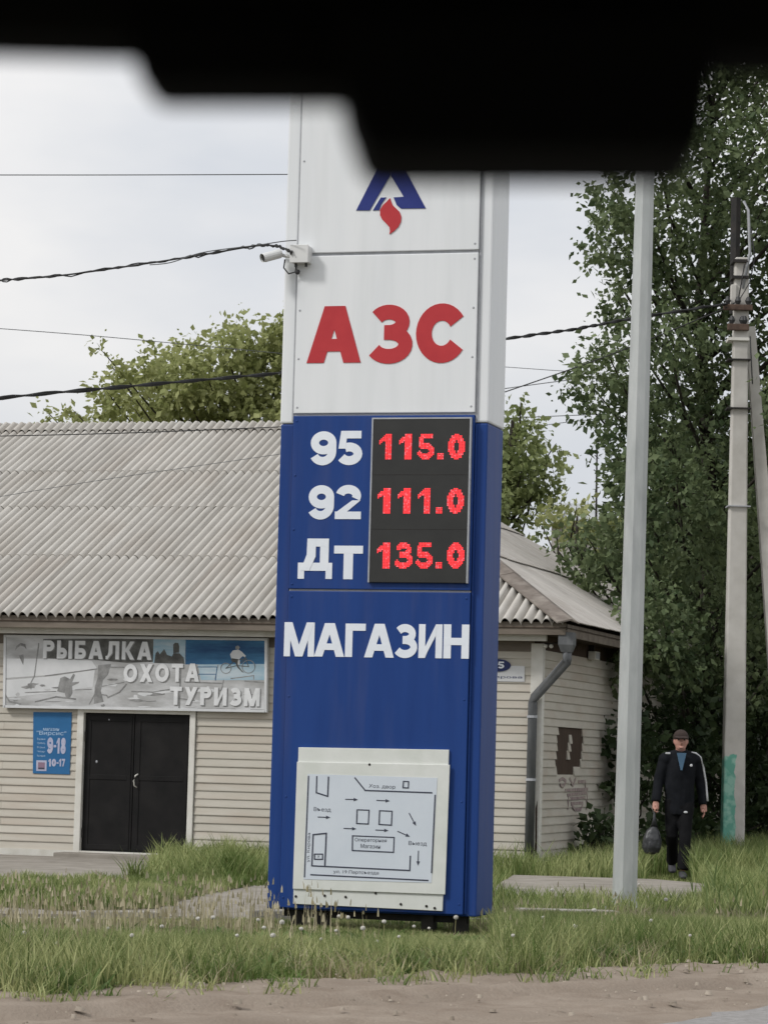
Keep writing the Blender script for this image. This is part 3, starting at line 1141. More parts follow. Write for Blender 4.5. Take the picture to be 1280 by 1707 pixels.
# hip end (side slope), finer sheets
slS = math.atan2(ZR - ZE, AP)
LS = AP / math.cos(slS)
hipN = (eR + Vector((0, .02, 0)), Vector((-(YR + EAVE), -AP, 0)).normalized())
hipB = (bR, Vector((-(YR + EAVE), AP, 0)).normalized())
WS, NS = .09, 12
for r_ in range(4):
    v0, v1 = LS * (0, .30, .56, .78)[r_] - (.03 if r_ == 0 else 0), LS * (.30, .56, .78, 1.0)[r_] + .1
    for c in range(int((HD + 2 * EAVE) / (WS * NS)) + 1):
        y0 = -EAVE + c * WS * NS
        xf = Matrix.Translation((EAVE + .03 - v0 * math.cos(slS), y0, ZE + .03 + v0 * math.sin(slS) + .004 * (c % 3))) @ Matrix.Rotation(R(90), 4, 'Z') @ Matrix.Rotation(slS - .012, 4, 'X')
        me = corrugated(v1 - v0, .007, WS, NS, [hipN, hipB], 'roof_sheet', SLATE2, xf=xf)
        if me: link('roof_sheet', me, None, roof)
# hip boards
HIPM = mat('hip_board', (.12, .10, .085), (.20, .172, .148), scale=5, rough=.9, c3=(.30, .27, .235), s3=2.5, f3=.6)
hv = (apexF - eR)
nseg = 5
for k in range(nseg):
    a, b = eR + hv * (k / nseg) - hv * .012, eR + hv * ((k + 1) / nseg) + hv * .012
    up = Vector((0, 0, .075 + .006 * (k % 2)))
    wv = .19 + .03 * (k % 2)
    hl = math.hypot(AP, YR + EAVE)
    ca, sa_ = (YR + EAVE) / hl, AP / hl
    s1 = Vector((-ca * wv, -sa_ * wv, -sa_ * wv * math.tan(slF) + .01))
    s2 = Vector((ca * .10, sa_ * .10, -ca * .10 * math.tan(slS) + .005))
    mb = MB()
    t_ = Vector((0, 0, -.018))
    mb.add([a + up, b + up, b + up + s1, a + up + s1, a + up + t_, b + up + t_, b + up + s1 + t_, a + up + s1 + t_], [(0, 1, 2, 3), (4, 7, 6, 5), (0, 4, 5, 1), (2, 6, 7, 3), (0, 3, 7, 4), (1, 5, 6, 2)])
    mb.add([a + up, b + up, b + up + s2, a + up + s2, a + up + t_, b + up + t_, b + up + s2 + t_, a + up + s2 + t_], [(0, 3, 2, 1), (4, 5, 6, 7), (0, 1, 5, 4), (3, 7, 6, 2), (0, 4, 7, 3), (1, 2, 6, 5)])
    mb.build('hip_cap', HIPM, roof)

# downpipe at the corner
zt = HS.px(945, 1062, -.3)
pa, pb_, pc, pd_ = (HS.px(945, 1078, -.30), HS.px(945, 1103, -.30), HS.px(888, 1166, -.11), HS.px(877, 1402, -.11))
dp = MB()
dp.tube([pa, pb_ + Vector((0, 0, .02)), pb_, pc + (pb_ - pc) * .04, pc - Vector((0, 0, .04)), Vector((pc.x - .005, pc.y, .04))], .058, 12)
pipe = dp.build('downpipe', PIPE, house, smooth=True)
hpz = MB()
hpz.box(pa.x - .09, pa.x + .09, pa.y - .09, pa.y + .09, pa.z + .02, pa.z + .17)
hpz.add([(pa.x + sx_ * .09, pa.y + sy_ * .09, pa.z + .02) for sx_, sy_ in ((-1, -1), (1, -1), (1, 1), (-1, 1))] + [(pa.x + sx_ * .06, pa.y + sy_ * .06, pa.z - .07) for sx_, sy_ in ((-1, -1), (1, -1), (1, 1), (-1, 1))],
        [(0, 1, 5, 4), (1, 2, 6, 5), (2, 3, 7, 6), (3, 0, 4, 7)])
hpz.build('hopper', PIPE, pipe)
for zz in (HS.px(884, 1195, -.11).z, HS.px(882, 1300, -.11).z):
    MB().tube([(pc.x - .003, pc.y, zz - .015), (pc.x - .003, pc.y, zz + .015)], .066, 12).build('pipe_collar', GREYM, pipe)
# bracket arm and insulators under the corner of the eaves
q = HS.px(912, 1076, -.1)
MB().tube([q + Vector((-.04, .05, .02)), q + Vector((.16, -.02, .03))], .008, 6).build('insulator_rod', BLACKM, house)
for dx in (-.02, .05):
    MB().ball((q.x + dx, q.y, q.z - .01), .026, 10, 7).build('insulator', TRIMW, house)

# fishing shop banner over the door
BAN = mat('banner_print', (.34, .34, .335), (.56, .565, .57), scale=3.2, rough=.7, c3=(.28, .275, .265), s3=2.6, f3=.75, stretch=(.6, 1, 1.6))
BDARK = mat('banner_dark', (.06, .06, .055), (.14, .14, .132), scale=7, rough=.7)
BMID = mat('banner_grey', (.16, .16, .157), (.30, .30, .295), scale=9, rough=.7)
BPALE = mat('banner_pale', (.55, .56, .565), (.63, .635, .64), scale=3, rough=.7)
BSKY = mat('banner_blue', (.018, .06, .15), (.05, .16, .29), scale=2.5, rough=.7, stretch=(.4, 1, 2.5))
BSKY2 = mat('banner_lightblue', (.20, .36, .46), (.45, .52, .56), scale=2.5, rough=.7, stretch=(.5, 1, 2.5))
BLET = mat('banner_letter', (.60, .61, .615), (.72, .725, .73), scale=8, rough=.6)
YN = -.10
ban = empty('shop_banner', HS.o, -TH, 'faded fishing shop banner with white lettering over the black door', 'shop sign')


def zL(x, y): return (x * 230 / 1280, 1055 + y * 230 / 1280)
def zRr(x, y): return (220 + x * 230 / 1280, 1055 + y * 230 / 1280)


quadbox(ban, HS, [zL(42, 682), zRr(1238, 722), zRr(1240, 68), zL(50, 36)], YN, .06, BAN, 'print_sheet')


def bflat(pts, m, nm, th): return flat(ban, HS, pts, YN, m, nm, th)


bflat([zL(400, 60), zRr(200, 52), zRr(195, 270), zL(1180, 280), zL(860, 250), zL(420, 238)], BDARK, 'print_forest', .001)
bflat([zRr(200, 52), zRr(495, 60), zRr(490, 292), zRr(195, 280)], BSKY2, 'print_sky', .0011)
bflat([zRr(205, 280), zRr(220, 190), zRr(240, 170), zRr(258, 200), zRr(300, 150), zRr(325, 205), zRr(370, 220), zRr(385, 190), zRr(440, 190), zRr(480, 230), zRr(490, 290)], BDARK, 'print_treeline', .0018)
bflat([zRr(383, 190), zRr(382, 110), zRr(400, 92), zRr(430, 95), zRr(440, 130), zRr(437, 185)], BDARK, 'print_figure', .0019)
bflat([zRr(497, 60), zRr(1240, 72), zRr(1238, 290), zRr(495, 294)], BSKY, 'print_sky', .001)
bflat([zRr(610, 294), zRr(1238, 290), zRr(1238, 440), zRr(640, 440)], BSKY2, 'print_sky', .0012)
bflat([zL(50, 240), zL(420, 240), zL(850, 262), zL(900, 330), zL(520, 390), zL(52, 420)], BPALE, 'print_water', .0009)
bflat([zL(52, 440), zL(520, 400), zL(880, 345), zL(860, 500), zL(500, 560), zL(60, 600)], BPALE, 'print_water', .0008)
bflat([zL(910, 300), zL(1030, 290), zL(1000, 390), zL(955, 440), zL(935, 540), zL(960, 640), zL(870, 660), zL(880, 500), zL(905, 420)], BMID, 'print_figure', .002)
bflat([zL(560, 420), zL(600, 405), zL(650, 430), zL(680, 380), zL(698, 390), zL(670, 460), zL(735, 455), zL(730, 468), zL(670, 495), zL(672, 560), zL(650, 600), zL(610, 600), zL(600, 560), zL(530, 545)], BMID, 'print_figure', .002)
bflat([zL(140, 165), zL(150, 125), zL(190, 95), zL(235, 105), zL(245, 155), zL(225, 130), zL(190, 120), zL(160, 140)], BMID, 'print_figure', .002)
bflat([zL(175, 210), zL(215, 200), zL(222, 240), zL(215, 300), zL(195, 260)], BMID, 'print_figure', .002)
for pts, wd in (([(360, 100), (320, 400), (285, 470), (288, 520)], .014), ([(235, 555), (520, 545)], .012), ([(420, 400), (900, 335)], .011), ([(330, 640), (520, 595), (700, 615)], .018),
                ([(50, 580), (90, 640), (190, 660)], .02), ([(930, 500), (1150, 460)], .011), ([(830, 660), (880, 570), (990, 580), (1000, 600), (1110, 550), (1170, 480)], .014), ([(700, 530), (850, 525)], .009),
                ([(1030, 320), (1150, 322)], .016)):
    mb = MB()
    line_shape(mb, HS, [zL(*p) for p in pts], wd, YN, .0024)
    mb.build('print_line', BMID, ban)
for pts, wd, m in (([(452, 330), (438, 705)], .02, BMID), ([(490, 455), (640, 462), (830, 470)], .016, BMID), ([(0, 545), (180, 552), (360, 525)], .014, BMID), ([(1050, 448), (1230, 462)], .014, BMID),
                   ([(610, 318), (790, 318), (775, 440)], .01, BSKY), ([(620, 385), (780, 385)], .009, BSKY), ([(920, 425), (1130, 398), (1130, 430)], .012, BMID), ([(610, 705), (960, 708)], .009, BMID),
                   ([(1100, 712), (1225, 716)], .012, BMID), ([(130, 640), (220, 632)], .009, BMID), ([(440, 610), (580, 630)], .014, BMID), ([(800, 300), (770, 430)], .009, BMID), ([(850, 440), (830, 530), (780, 560)], .012, BMID)):
    mb = MB()
    line_shape(mb, HS, [zRr(*p) for p in pts], wd, YN, .0026)
    mb.build('print_line', m, ban)
# reeds, rocks and ripples of the printed scene
gb = random.Random(77)
for k in range(46):
    cx_, cy_ = gb.uniform(60, 2380), gb.uniform(430, 690)
    if cx_ > 1700 and cy_ < 500: continue
    zf = (lambda a, b_: zL(a, b_))
    m_ = gb.choice((BMID, BPALE, BAN, BPALE))
    rw, rh = gb.uniform(20, 110), gb.uniform(4, 22)
    bflat([zf(cx_ + rw * math.cos(R(t)) * gb.uniform(.6, 1.1), min(694, cy_ + rh * math.sin(R(t)) * gb.uniform(.5, 1.2))) for t in range(0, 360, 30)], m_, 'print_patch', .0012 + .00002 * k)
# cyclist
for cx_, cy_, rr in ((1082, 315, 60), (872, 330, 48)):
    mb = MB()
    line_shape(mb, HS, [zRr(cx_ + rr * math.cos(R(t)), cy_ + rr * math.sin(R(t))) for t in range(0, 361, 24)], .008, YN, .0028)
    mb.build('print_wheel', BMID, ban)
bflat([zRr(*p) for p in ((910, 200), (935, 165), (985, 155), (1025, 180), (1030, 215), (1000, 240), (1000, 290), (985, 300), (975, 260), (925, 250))], BPALE, 'print_figure', .0032)
bflat([zRr(*p) for p in ((925, 236), (985, 245), (980, 300), (1010, 340), (1040, 372), (1020, 365), (975, 320), (960, 280), (920, 262))], BDARK, 'print_figure', .0036)
bflat([zRr(*p) for p in ((958, 150), (962, 126), (985, 118), (1000, 135), (992, 155))], BMID, 'print_figure', .0034)
for pts in ([(872, 330), (975, 305), (1082, 315)], [(975, 305), (950, 245)], [(975, 305), (1055, 240), (1082, 315)], [(872, 330), (955, 258), (1055, 240)], [(1040, 222), (1062, 240)]):
    mb = MB()
    line_shape(mb, HS, [zRr(*p) for p in pts], .009, YN, .003)
    mb.build('print_line', BDARK, ban)
bflat([zRr(*p) for p in ((995, 180), (1012, 172), (1056, 214), (1048, 228), (1010, 205))], BPALE, 'print_figure', .0038)
# frame
fm = MB()
cs = [HS.px(*zL(40, 684), YN), HS.px(*zRr(1240, 728), YN), HS.px(*zRr(1244, 62), YN), HS.px(*zL(48, 30), YN)]
for k in range(4):
    a, b = cs[k], cs[(k + 1) % 4]
    t = (b - a).normalized()
    nn = Vector((t.z, 0, -t.x)) * .016
    aa, bb = a - t * .016 * (k % 2), b + t * .016 * (k % 2)
    fm.prism([aa - nn + Vector((0, -.012, 0)), aa + nn + Vector((0, -.012, 0)), bb + nn + Vector((0, -.012, 0)), bb - nn + Vector((0, -.012, 0))], (0, .075, 0))
fm.build('banner_frame', BPALE, ban)


def word(s, x0, x1, ytop, ybot, zf, T, tilt=0.0):
    ws = [glyph(ch, T)[0] for ch in s]
    gap = .14
    tot = sum(ws) + gap * (len(s) - 1)
    x = 0.0
    for ch, wv in zip(s, ws):
        a, b = x0 + (x1 - x0) * x / tot, x0 + (x1 - x0) * (x + wv) / tot
        dy = tilt * x / tot
        for m, dx, dyy, yo in ((BMID, 7, 7, .001), (BLET, 0, 0, .005)):
            la, lb = HS.px(*zf(a + dx, ybot + dy + dyy), YN), HS.px(*zf(b + dx, ytop + dy + dyy), YN)
            me = letter_mesh('letter', ch, T, la.x, la.z, lb.x, lb.z, YN - .002 - yo, .003, m)
            link('letter' if m is BLET else 'letter_shadow', me, None, ban)
        x += wv + gap


word('РЫБАЛКА', 400, 1412, 72, 238, zL, .24, 14)
word('ОХОТА', -78, 628, 292, 458, zRr, .25, -6)
word('ТУРИЗМ', 350, 1190, 502, 668, zRr, .26, 16)

# opening hours poster
PBLUE = mat('poster_blue', (.02, .115, .27), (.026, .135, .31), scale=2.5, rough=.5)
PTXT = mat('poster_text', (.36, .50, .68), (.45, .58, .74), scale=12, rough=.6)
PGR = mat('poster_figure', (.36, .38, .52), (.46, .46, .56), scale=12, rough=.6)
YP = -.032


def zp(x, y): return (50 + x * 75 / 1164, 1185 + y * 110 / 1707)


post = empty('hours_poster', HS.o, -TH, 'small blue opening hours poster on the siding beside the black door', 'poster')
quadbox(post, HS, [zp(72, 1625), zp(1025, 1655), zp(1080, 45), zp(85, 35)], YP, .012, PBLUE, 'poster_sheet', .002)
small_text(post, HS, 'магазин', zp(340, 520), zp(750, 528), zp(345, 448), YP - .002, PTXT)
small_text(post, HS, '"Вирсис"', zp(165, 650), zp(930, 668), zp(175, 520), YP - .002, PTXT)
for k, s in enumerate(('Будни', 'Суббота', 'Вторник', 'Четверг', 'Выходной')):
    small_text(post, HS, s, zp(185, 765 + k * 108), zp(390, 772 + k * 108), zp(188, 705 + k * 108), YP - .002, PTXT)
for ch, x0, x1, y0, y1 in (('9', 440, 605, 695, 1110), ('1', 680, 775, 710, 1110), ('8', 790, 935, 710, 1115)):
    letter(post, HS, ch, zp(x0, y1), zp(x1, y0), YP, .003, PGR, .27)
flat(post, HS, [zp(610, 890), zp(680, 890), zp(680, 950), zp(610, 950)], YP, PGR, 'dash', .003)
for ch, x0, x1 in (('1', 470, 545), ('0', 560, 680), ('1', 745, 810), ('7', 820, 910)):
    letter(post, HS, ch, zp(x0, 1445), zp(x1, 1250), YP, .003, PGR, .27)
flat(post, HS, [zp(688, 1335), zp(740, 1335), zp(740, 1375), zp(688, 1375)], YP, PGR, 'dash', .003)
flat(post, HS, [zp(160, 1560), zp(425, 1565), zp(430, 1290), zp(165, 1285)], YP, PGR, 'card_mark', .002)
flat(post, HS, [zp(205, 1520), zp(380, 1522), zp(385, 1340), zp(208, 1336)], YP, mat('card_rose', (.24, .16, .22), rough=.6), 'card_mark', .003)
flat(post, HS, [zp(215, 1515), zp(370, 1518), zp(372, 1478), zp(216, 1475)], YP, INK, 'card_mark', .004)

# address plate
NAVY = mat('plate_navy', (.02, .03, .11), rough=.5)
ap = empty('address_plate', HS.o, -TH, 'white street address plate with a dark blue house number oval', 'address plate')
YA = -.035


def za(x, y): return (825 + x * 215 / 1280, 1080 + y * 280 / 1667)


quadbox(ap, HS, [za(-260, 330), za(292, 340), za(294, 182), za(-260, 168)], YA, .02, BPALE, 'plate', .003)
ov = MB()
cc, ex = HS.px(*za(28, 175), YA - .008), HS.px(*za(155, 178), YA - .008)
ey = HS.px(*za(30, 112), YA - .008)
ov.prism([(cc.x + (ex.x - cc.x) * math.cos(R(t)), YA - .012, cc.z + (ey.z - cc.z) * math.sin(R(t))) for t in range(0, 360, 12)], (0, .012, 0))
ovo = ov.build('number_oval', NAVY, ap)
letter(ovo, HS, '5', za(25, 206), za(92, 138), YA - .012, .003, LWHITE, .24)
small_text(ap, HS, 'ул. Кирова', za(-230, 306), za(268, 312), za(-230, 274), YA - .002, NAVY)

# lamp box on the side wall
p = HS.pxx(985, 1094, .03)
lamp = empty('wall_lamp', HS.world(.02, p.y, p.z), -TH, 'small white box lamp under the eaves of the shaded side wall', 'wall lamp')
MB().box(.0, .1, -.14, .14, -.05, .06).build('housing', TRIMW, lamp, bevel=.008)
MB().box(.095, .104, -.11, .11, -.035, .045).build('glass', GREYM, lamp)
MB().box(-.03, .05, -.03, .03, .055, .14).build('arm', BLACKM, lamp)
# faded graffiti on the side wall boards (thin paint skins following the boards)
GRAF = mat('graffiti_paint', (.22, .15, .17), (.40, .35, .30), scale=14, rough=.8)
for pts in ([(932, 1302), (938, 1298), (944, 1303), (938, 1312), (934, 1308)], [(950, 1298), (955, 1310), (960, 1298)], [(964, 1304), (976, 1303), (976, 1318), (964, 1317)],
            [(946, 1326), (978, 1322)], [(950, 1332), (976, 1330)], [(948, 1326), (947, 1350)], [(979, 1322), (978, 1350)], [(952, 1340), (972, 1339), (968, 1350), (958, 1350), (952, 1340)], [(942, 1318), (980, 1316)]):
    q_ = [HS.pxx(a, b, .027) for a, b in pts]
    mb = MB()
    for k in range(len(q_) - 1):
        a, b = q_[k], q_[k + 1]
        t = (b - a).normalized()
        nn = Vector((0, -t.z, t.y)) * .02
        e_ = Vector((.0004 * k, 0, 0))
        mb.prism([a + nn + e_, a - nn + e_, b - nn + e_, b + nn + e_], (-.003, 0, 0))
    mb.build('graffiti', GRAF, house)

# ================================================================== POLES AND WIRES
GALV = mat('galvanised', (.40, .42, .41), (.50, .515, .505), scale=4, rough=.5, metal=.25, spec=.4, stretch=(1, 1, .25), c3=(.25, .265, .265), s3=6, f3=.5)
lb = ground(1040, 1517)
lt = at(1075, 300, lb.y)
hgt = 9.5
lean = (lt - lb) / (lt.z - lb.z)
lp = empty('lamp_post', (lb.x, lb.y, 0), 0, 'plain galvanised octagonal lamp post in the grass beside the path', 'lamp post')
s0 = 20.5 / FPX * lb.y
MB().tube([(0, 0, -.1), lean * 4.7, lean * hgt], [s0 * 1.02, s0 * .88, s0 * .62], 8, twist=R(22.5 - 8)).build('shaft', GALV, lp)
MB().tube([(0, 0, -.05), (0, 0, .03)], s0 * 1.7, 12).build('base_flange', GALV, lp)
for k in range(4):
    t = R(45 + 90 * k)
    MB().tube([(s0 * 1.4 * math.cos(t), s0 * 1.4 * math.sin(t), .02), (s0 * 1.4 * math.cos(t), s0 * 1.4 * math.sin(t), .08)], .012, 6).build('anchor_bolt', GALV, lp)

PCON = bpy.data.materials.new('pole_concrete')
PCON.use_nodes = True
n, l = PCON.node_tree.nodes, PCON.node_tree.links.new
b = n['Principled BSDF']
b.inputs['Roughness'].default_value = .92
b.inputs['Specular IOR Level'].default_value = .1
t = n.new('ShaderNodeTexCoord')
k1 = n.new('ShaderNodeTexNoise')
k1.inputs['Scale'].default_value = 5
k1.inputs['Detail'].default_value = 6
l(t.outputs['Object'], k1.inputs['Vector'])
cr = n.new('ShaderNodeValToRGB')
cr.color_ramp.elements[0].position = .3
cr.color_ramp.elements[0].color = (.45, .43, .395, 1)
cr.color_ramp.elements[1].position = .7
cr.color_ramp.elements[1].color = (.55, .53, .495, 1)
l(k1.outputs['Fac'], cr.inputs['Fac'])
sp = n.new('ShaderNodeSeparateXYZ')
l(t.outputs['Object'], sp.inputs['Vector'])
ad = n.new('ShaderNodeMath')
ad.operation = 'MULTIPLY_ADD'
ad.inputs[1].default_value = .5
l(k1.outputs['Fac'], ad.inputs[0])
l(sp.outputs['Z'], ad.inputs[2])
lt_ = n.new('ShaderNodeMath')
lt_.operation = 'LESS_THAN'
lt_.inputs[1].default_value = 1.72
l(ad.outputs[0], lt_.inputs[0])
ad2 = n.new('ShaderNodeMath')
ad2.operation = 'MULTIPLY_ADD'
ad2.inputs[1].default_value = .12
l(k1.outputs['Fac'], ad2.inputs[0])
l(sp.outputs['X'], ad2.inputs[2])
lx = n.new('ShaderNodeMath')
lx.operation = 'LESS_THAN'
lx.inputs[1].default_value = .08
l(ad2.outputs[0], lx.inputs[0])
mu = n.new('ShaderNodeMath')
mu.operation = 'MULTIPLY'
l(lt_.outputs[0], mu.inputs[0])
l(lx.outputs[0], mu.inputs[1])
k2 = n.new('ShaderNodeTexNoise')
k2.inputs['Scale'].default_value = 9
l(t.outputs['Object'], k2.inputs['Vector'])
pr_ = n.new('ShaderNodeValToRGB')
pr_.color_ramp.elements[0].position = .45
pr_.color_ramp.elements[0].color = (.15, .38, .30, 1)
pr_.color_ramp.elements[1].position = .6
pr_.color_ramp.elements[1].color = (.30, .52, .43, 1)
l(k2.outputs['Fac'], pr_.inputs['Fac'])
mm = n.new('ShaderNodeMix')
mm.data_type = 'RGBA'
l(mu.outputs[0], mm.inputs['Factor'])
l(cr.outputs['Color'], mm.inputs['A'])
l(pr_.outputs['Color'], mm.inputs['B'])
l(mm.outputs['Result'], b.inputs['Base Color'])

YPOLE = 40.5
pb0 = at(1219, 1440, YPOLE)
pb0.z = 0
u = FPX / YPOLE


def pp(px, py, dy=0.0):
    q = at(px, py, YPOLE + dy)
    return Vector((q.x - pb0.x, dy, q.z))


up_ = empty('utility_pole', pb0, 0, 'square concrete utility pole with green paint at its foot', 'utility pole')
a0, a1 = pp(1220, 1440), pp(1236, 430)
mb = MB()
hw0, hw1 = 19 / u, 11.5 / u
mb.add([(a0.x - hw0, -.15, -.1), (a0.x + hw0, -.15, -.1), (a0.x + hw0, .15, -.1), (a0.x - hw0, .15, -.1), (a1.x - hw1, -.1, a1.z), (a1.x + hw1, -.1, a1.z), (a1.x + hw1, .1, a1.z), (a1.x - hw1, .1, a1.z)],
       [(0, 3, 2, 1), (4, 5, 6, 7), (0, 1, 5, 4), (1, 2, 6, 5), (2, 3, 7, 6), (3, 0, 4, 7)])
mb.build('shaft', PCON, up_, bevel=.02)
s1_, s2_ = pp(1250, 545, .1), pp(1318, 1440, .1)
mb = MB()
mb.tube([s2_, s1_], [.17, .09], 4, twist=R(45))
mb.build('strut', PCON, up_)
RUST = mat('rusty_steel', (.06, .04, .032), (.12, .08, .06), scale=9, rough=.9)
for py, th, w_, m in ((437, .02, 13, BLACKM), (464, .018, 14, BLACKM), (567, .02, 18, TRIMW), (601, .010, 19, BLACKM), (682, .010, 20, BLACKM), (845, .008, 19, GREYM)):
    c_ = pp(1232 if py < 500 else 1230, py)
    ww = w_ / u
    MB().box(c_.x - ww, c_.x + ww, -.155, .155, c_.z - th, c_.z + th).build('steel_band', m, up_)
for py, x0, x1, th in ((512, 1205, 1254, .04), (545, 1212, 1248, .045)):
    a, b_ = pp(x0, py, -.14), pp(x1, py, -.14)
    arm_ = MB().box(a.x, b_.x, -.19, -.13, a.z - th, a.z + th).build('crossarm', RUST, up_, bevel=.01)
    for x in (a.x + .06, b_.x - .06, a.x + .2):
        MB().tube([(x, -.16, a.z + th), (x, -.16, a.z + th + .05), (x, -.16, a.z + th + .11)], [.02, .045, .02], 8).build('insulator', DARKP, arm_)
a, b_ = pp(1218, 512, -.12), pp(1228, 474, -.12)
MB().box(a.x, b_.x, -.13, -.02, a.z, b_.z).build('side_block', PCON, up_, bevel=.01)
a, b_ = pp(1217, 475, .25), pp(1234, 330, .25)
MB().tube([((a.x + b_.x) / 2, .25, a.z - .4), ((a.x + b_.x) / 2, .25, b_.z)], .068, 8).build('steel_extension', BLACKM, up_)
br = [pp(1238, 480, -.1), pp(1250, 420, -.15), pp(1247, 350, -.15), pp(1240, 335, -.1)]
MB().tube(br, .02, 6).build('lamp_bracket', GREYM, up_, smooth=True)
for k, pts in enumerate(([(1228, 512), (1236, 470), (1241, 440)], [(1215, 510), (1232, 500), (1250, 470), (1258, 430), (1252, 380)], [(1250, 560), (1252, 600), (1254, 640)])):
    MB().tube([pp(a, b_, -.17) for a, b_ in pts], .009, 5).build('loose_wire', CABLE, up_, smooth=True)


def wire(pts, r_, m, label, n_=24, twist=False, name='overhead_wire', wob=.0):
    """pts: (px, py, depth) control points of a hanging cable"""
    P = [at(*p) for p in pts]
    out = []
    for i in range(len(P) - 1):
        for k in range(n_):
            t_ = k / n_
            p0, p1, p2, p3 = P[max(i - 1, 0)], P[i], P[i + 1], P[min(i + 2, len(P) - 1)]
            out.append(.5 * ((2 * p1) + (p2 - p0) * t_ + (2 * p0 - 5 * p1 + 4 * p2 - p3) * t_ ** 2 + (3 * p1 - p0 - 3 * p2 + p3) * t_ ** 3))
    out.append(P[-1])
    o0 = out[0].copy()
    mb = MB()
    rel = [q - o0 for q in out]
    mb.tube(rel, r_, 6)
    if twist:
        for ph in (0, math.pi):
            mb2 = [q + Vector((0, r_ * 1.1 * math.cos(i * .9 + ph), r_ * 1.1 * math.sin(i * .9 + ph) + wob * mnoise.noise((i * .35, ph, 0)))) for i, q in enumerate(rel)]
            mb.tube(mb2, r_ * .8, 5)
    ob = mb.build(name, m, None, smooth=True, loc=o0)
    return tag(ob, label, 'wire', 'overhead wires')


wire([(-60, 291, 30), (200, 291, 30), (492, 290, 30)], .0055, WIREG, 'thin straight wire crossing the white sky high beside the sign')
wire([(-60, 474, 27), (0, 467, 26.6), (100, 459, 26), (250, 438, 25), (350, 422, 24.5), (430, 409, 24), (465, 411, 23.85), (487, 420, 23.75)], .0075, CABLE, 'thick twisted cable drooping to the junction box on the sign', 14, True, wob=.03)
wire([(250, 441, 25), (285, 437, 24.8), (340, 420, 24.5), (430, 408, 24), (470, 402, 23.8), (494, 400, 23.7)], .0045, WIREG, 'thin loose grey wire beside the twisted cable above the security camera', 14)
wire([(-60, 543, 50), (150, 559, 52), (355, 578, 54), (480, 590, 56)], .007, WIREG, 'thin wire running down into the pale tree behind the roof')
wire([(-60, 668, 33), (200, 645, 35.5), (468, 621, 37.5), (650, 597, 39), (848, 564, 39.6), (960, 548, 39.8), (1050, 531, 40), (1212, 506, 40.3)], .014, CABLE, 'heavy black cable passing behind the sign to the concrete pole', 16, True, wob=.015)
wire([(700, 700, 48), (845, 652, 46), (1020, 590, 41.5), (1212, 512, 40.3)], .009, CABLE, 'dark wire rising steeply from the sign to the pole crossarm')
wire([(760, 660, 60), (845, 647, 58), (965, 631, 56), (1010, 626, 55)], .009, WIREG, 'thin wire crossing just below the steep dark wire')
wire([(760, 606, 60), (850, 612, 60), (935, 618, 60), (1010, 622, 60)], .007, WIREG, 'faint wire sloping gently down above the others behind the sign')
wire([(760, 702, 60), (845, 697, 60), (960, 692, 60), (1010, 690, 60)], .009, WIREG, 'level wire above the pale treetop beside the sign')
wire([(760, 722, 62), (870, 713, 62), (950, 703, 62), (1010, 697, 62)], .008, WIREG, 'lower slack wire touching the pale treetop beside the sign')
wire([(-60, 728, 33), (200, 722, 33), (480, 711, 33)], .006, CABLE, 'fine dark wire stretched just under the ridge of the corrugated roof')
wire([(-60, 838, 34), (170, 800, 34), (480, 755, 34)], .0035, WIREG, 'very fine grey wire slanting across the middle of the corrugated roof')

# ================================================================== FAR HOUSE AND MAST
FARR = mat('far_roof', (.33, .345, .35), (.40, .41, .41), scale=1, rough=.8, spec=.2)
FARW = mat('far_wall', (.42, .40, .37), (.47, .45, .42), scale=1, rough=.9)
fa, fb = at(900, 900, 80), at(1300, 822, 80)
fh = empty('far_house', (fa.x, 80, 0), R(-6), 'grey metal roofed house far behind the dark tree', 'house')
W_ = fb.x - fa.x
zr, ze = fb.z, at(960, 872, 80).z
rp_ = MB()
rp_.add([(0, -.4, ze), (W_, -.4, ze), (W_, 5, zr), (0, 5, zr), (W_, 10.4, ze), (0, 10.4, ze)], [(0, 1, 2, 3), (3, 2, 4, 5)])
fro = rp_.build('roof', FARR, fh)
for k in range(13):
    x = W_ * k / 12
    sm_ = MB()
    sm_.add([(x - .02, -.4, ze + .01), (x + .02, -.4, ze + .01), (x + .02, 5, zr + .01), (x - .02, 5, zr + .01), (x - .02, -.4, ze + .06), (x + .02, -.4, ze + .06), (x + .02, 5, zr + .06), (x - .02, 5, zr + .06)],
            [(4, 5, 6, 7), (0, 4, 7, 3), (1, 2, 6, 5), (0, 1, 5, 4)])
    sm_.build('seam', FARR, fro)
MB().box(.3, W_ - .3, 0, 10, 0, ze).build('wall', FARW, fh)
mb_ = MB()
for x in (W_ * .3, W_ * .7):
    mb_ = MB().box(x - .5, x + .5, -.06, .02, 1.0, 2.4)
    mb_.build('window', SCREEN, fh)
ma, mt = at(993, 900, 70), at(995, 744, 70)
mast = empty('antenna_mast', (ma.x, 70, 0), 0, 'thin antenna mast standing against the sky beside the dark tree', 'antenna mast')
MB().tube([(0, 0, 0), (0, 0, ma.z), (mt.x - ma.x, 0, mt.z)], [.04, .03, .018], 6).build('pole', BLACKM, mast)
for z, ln in ((mt.z - .25, .35), (mt.z - .6, .45)):
    MB().tube([(-ln * .2 + mt.x - ma.x, -ln, z), (ln * .2 + mt.x - ma.x, ln, z)], .012, 5).build('antenna_element', BLACKM, mast)

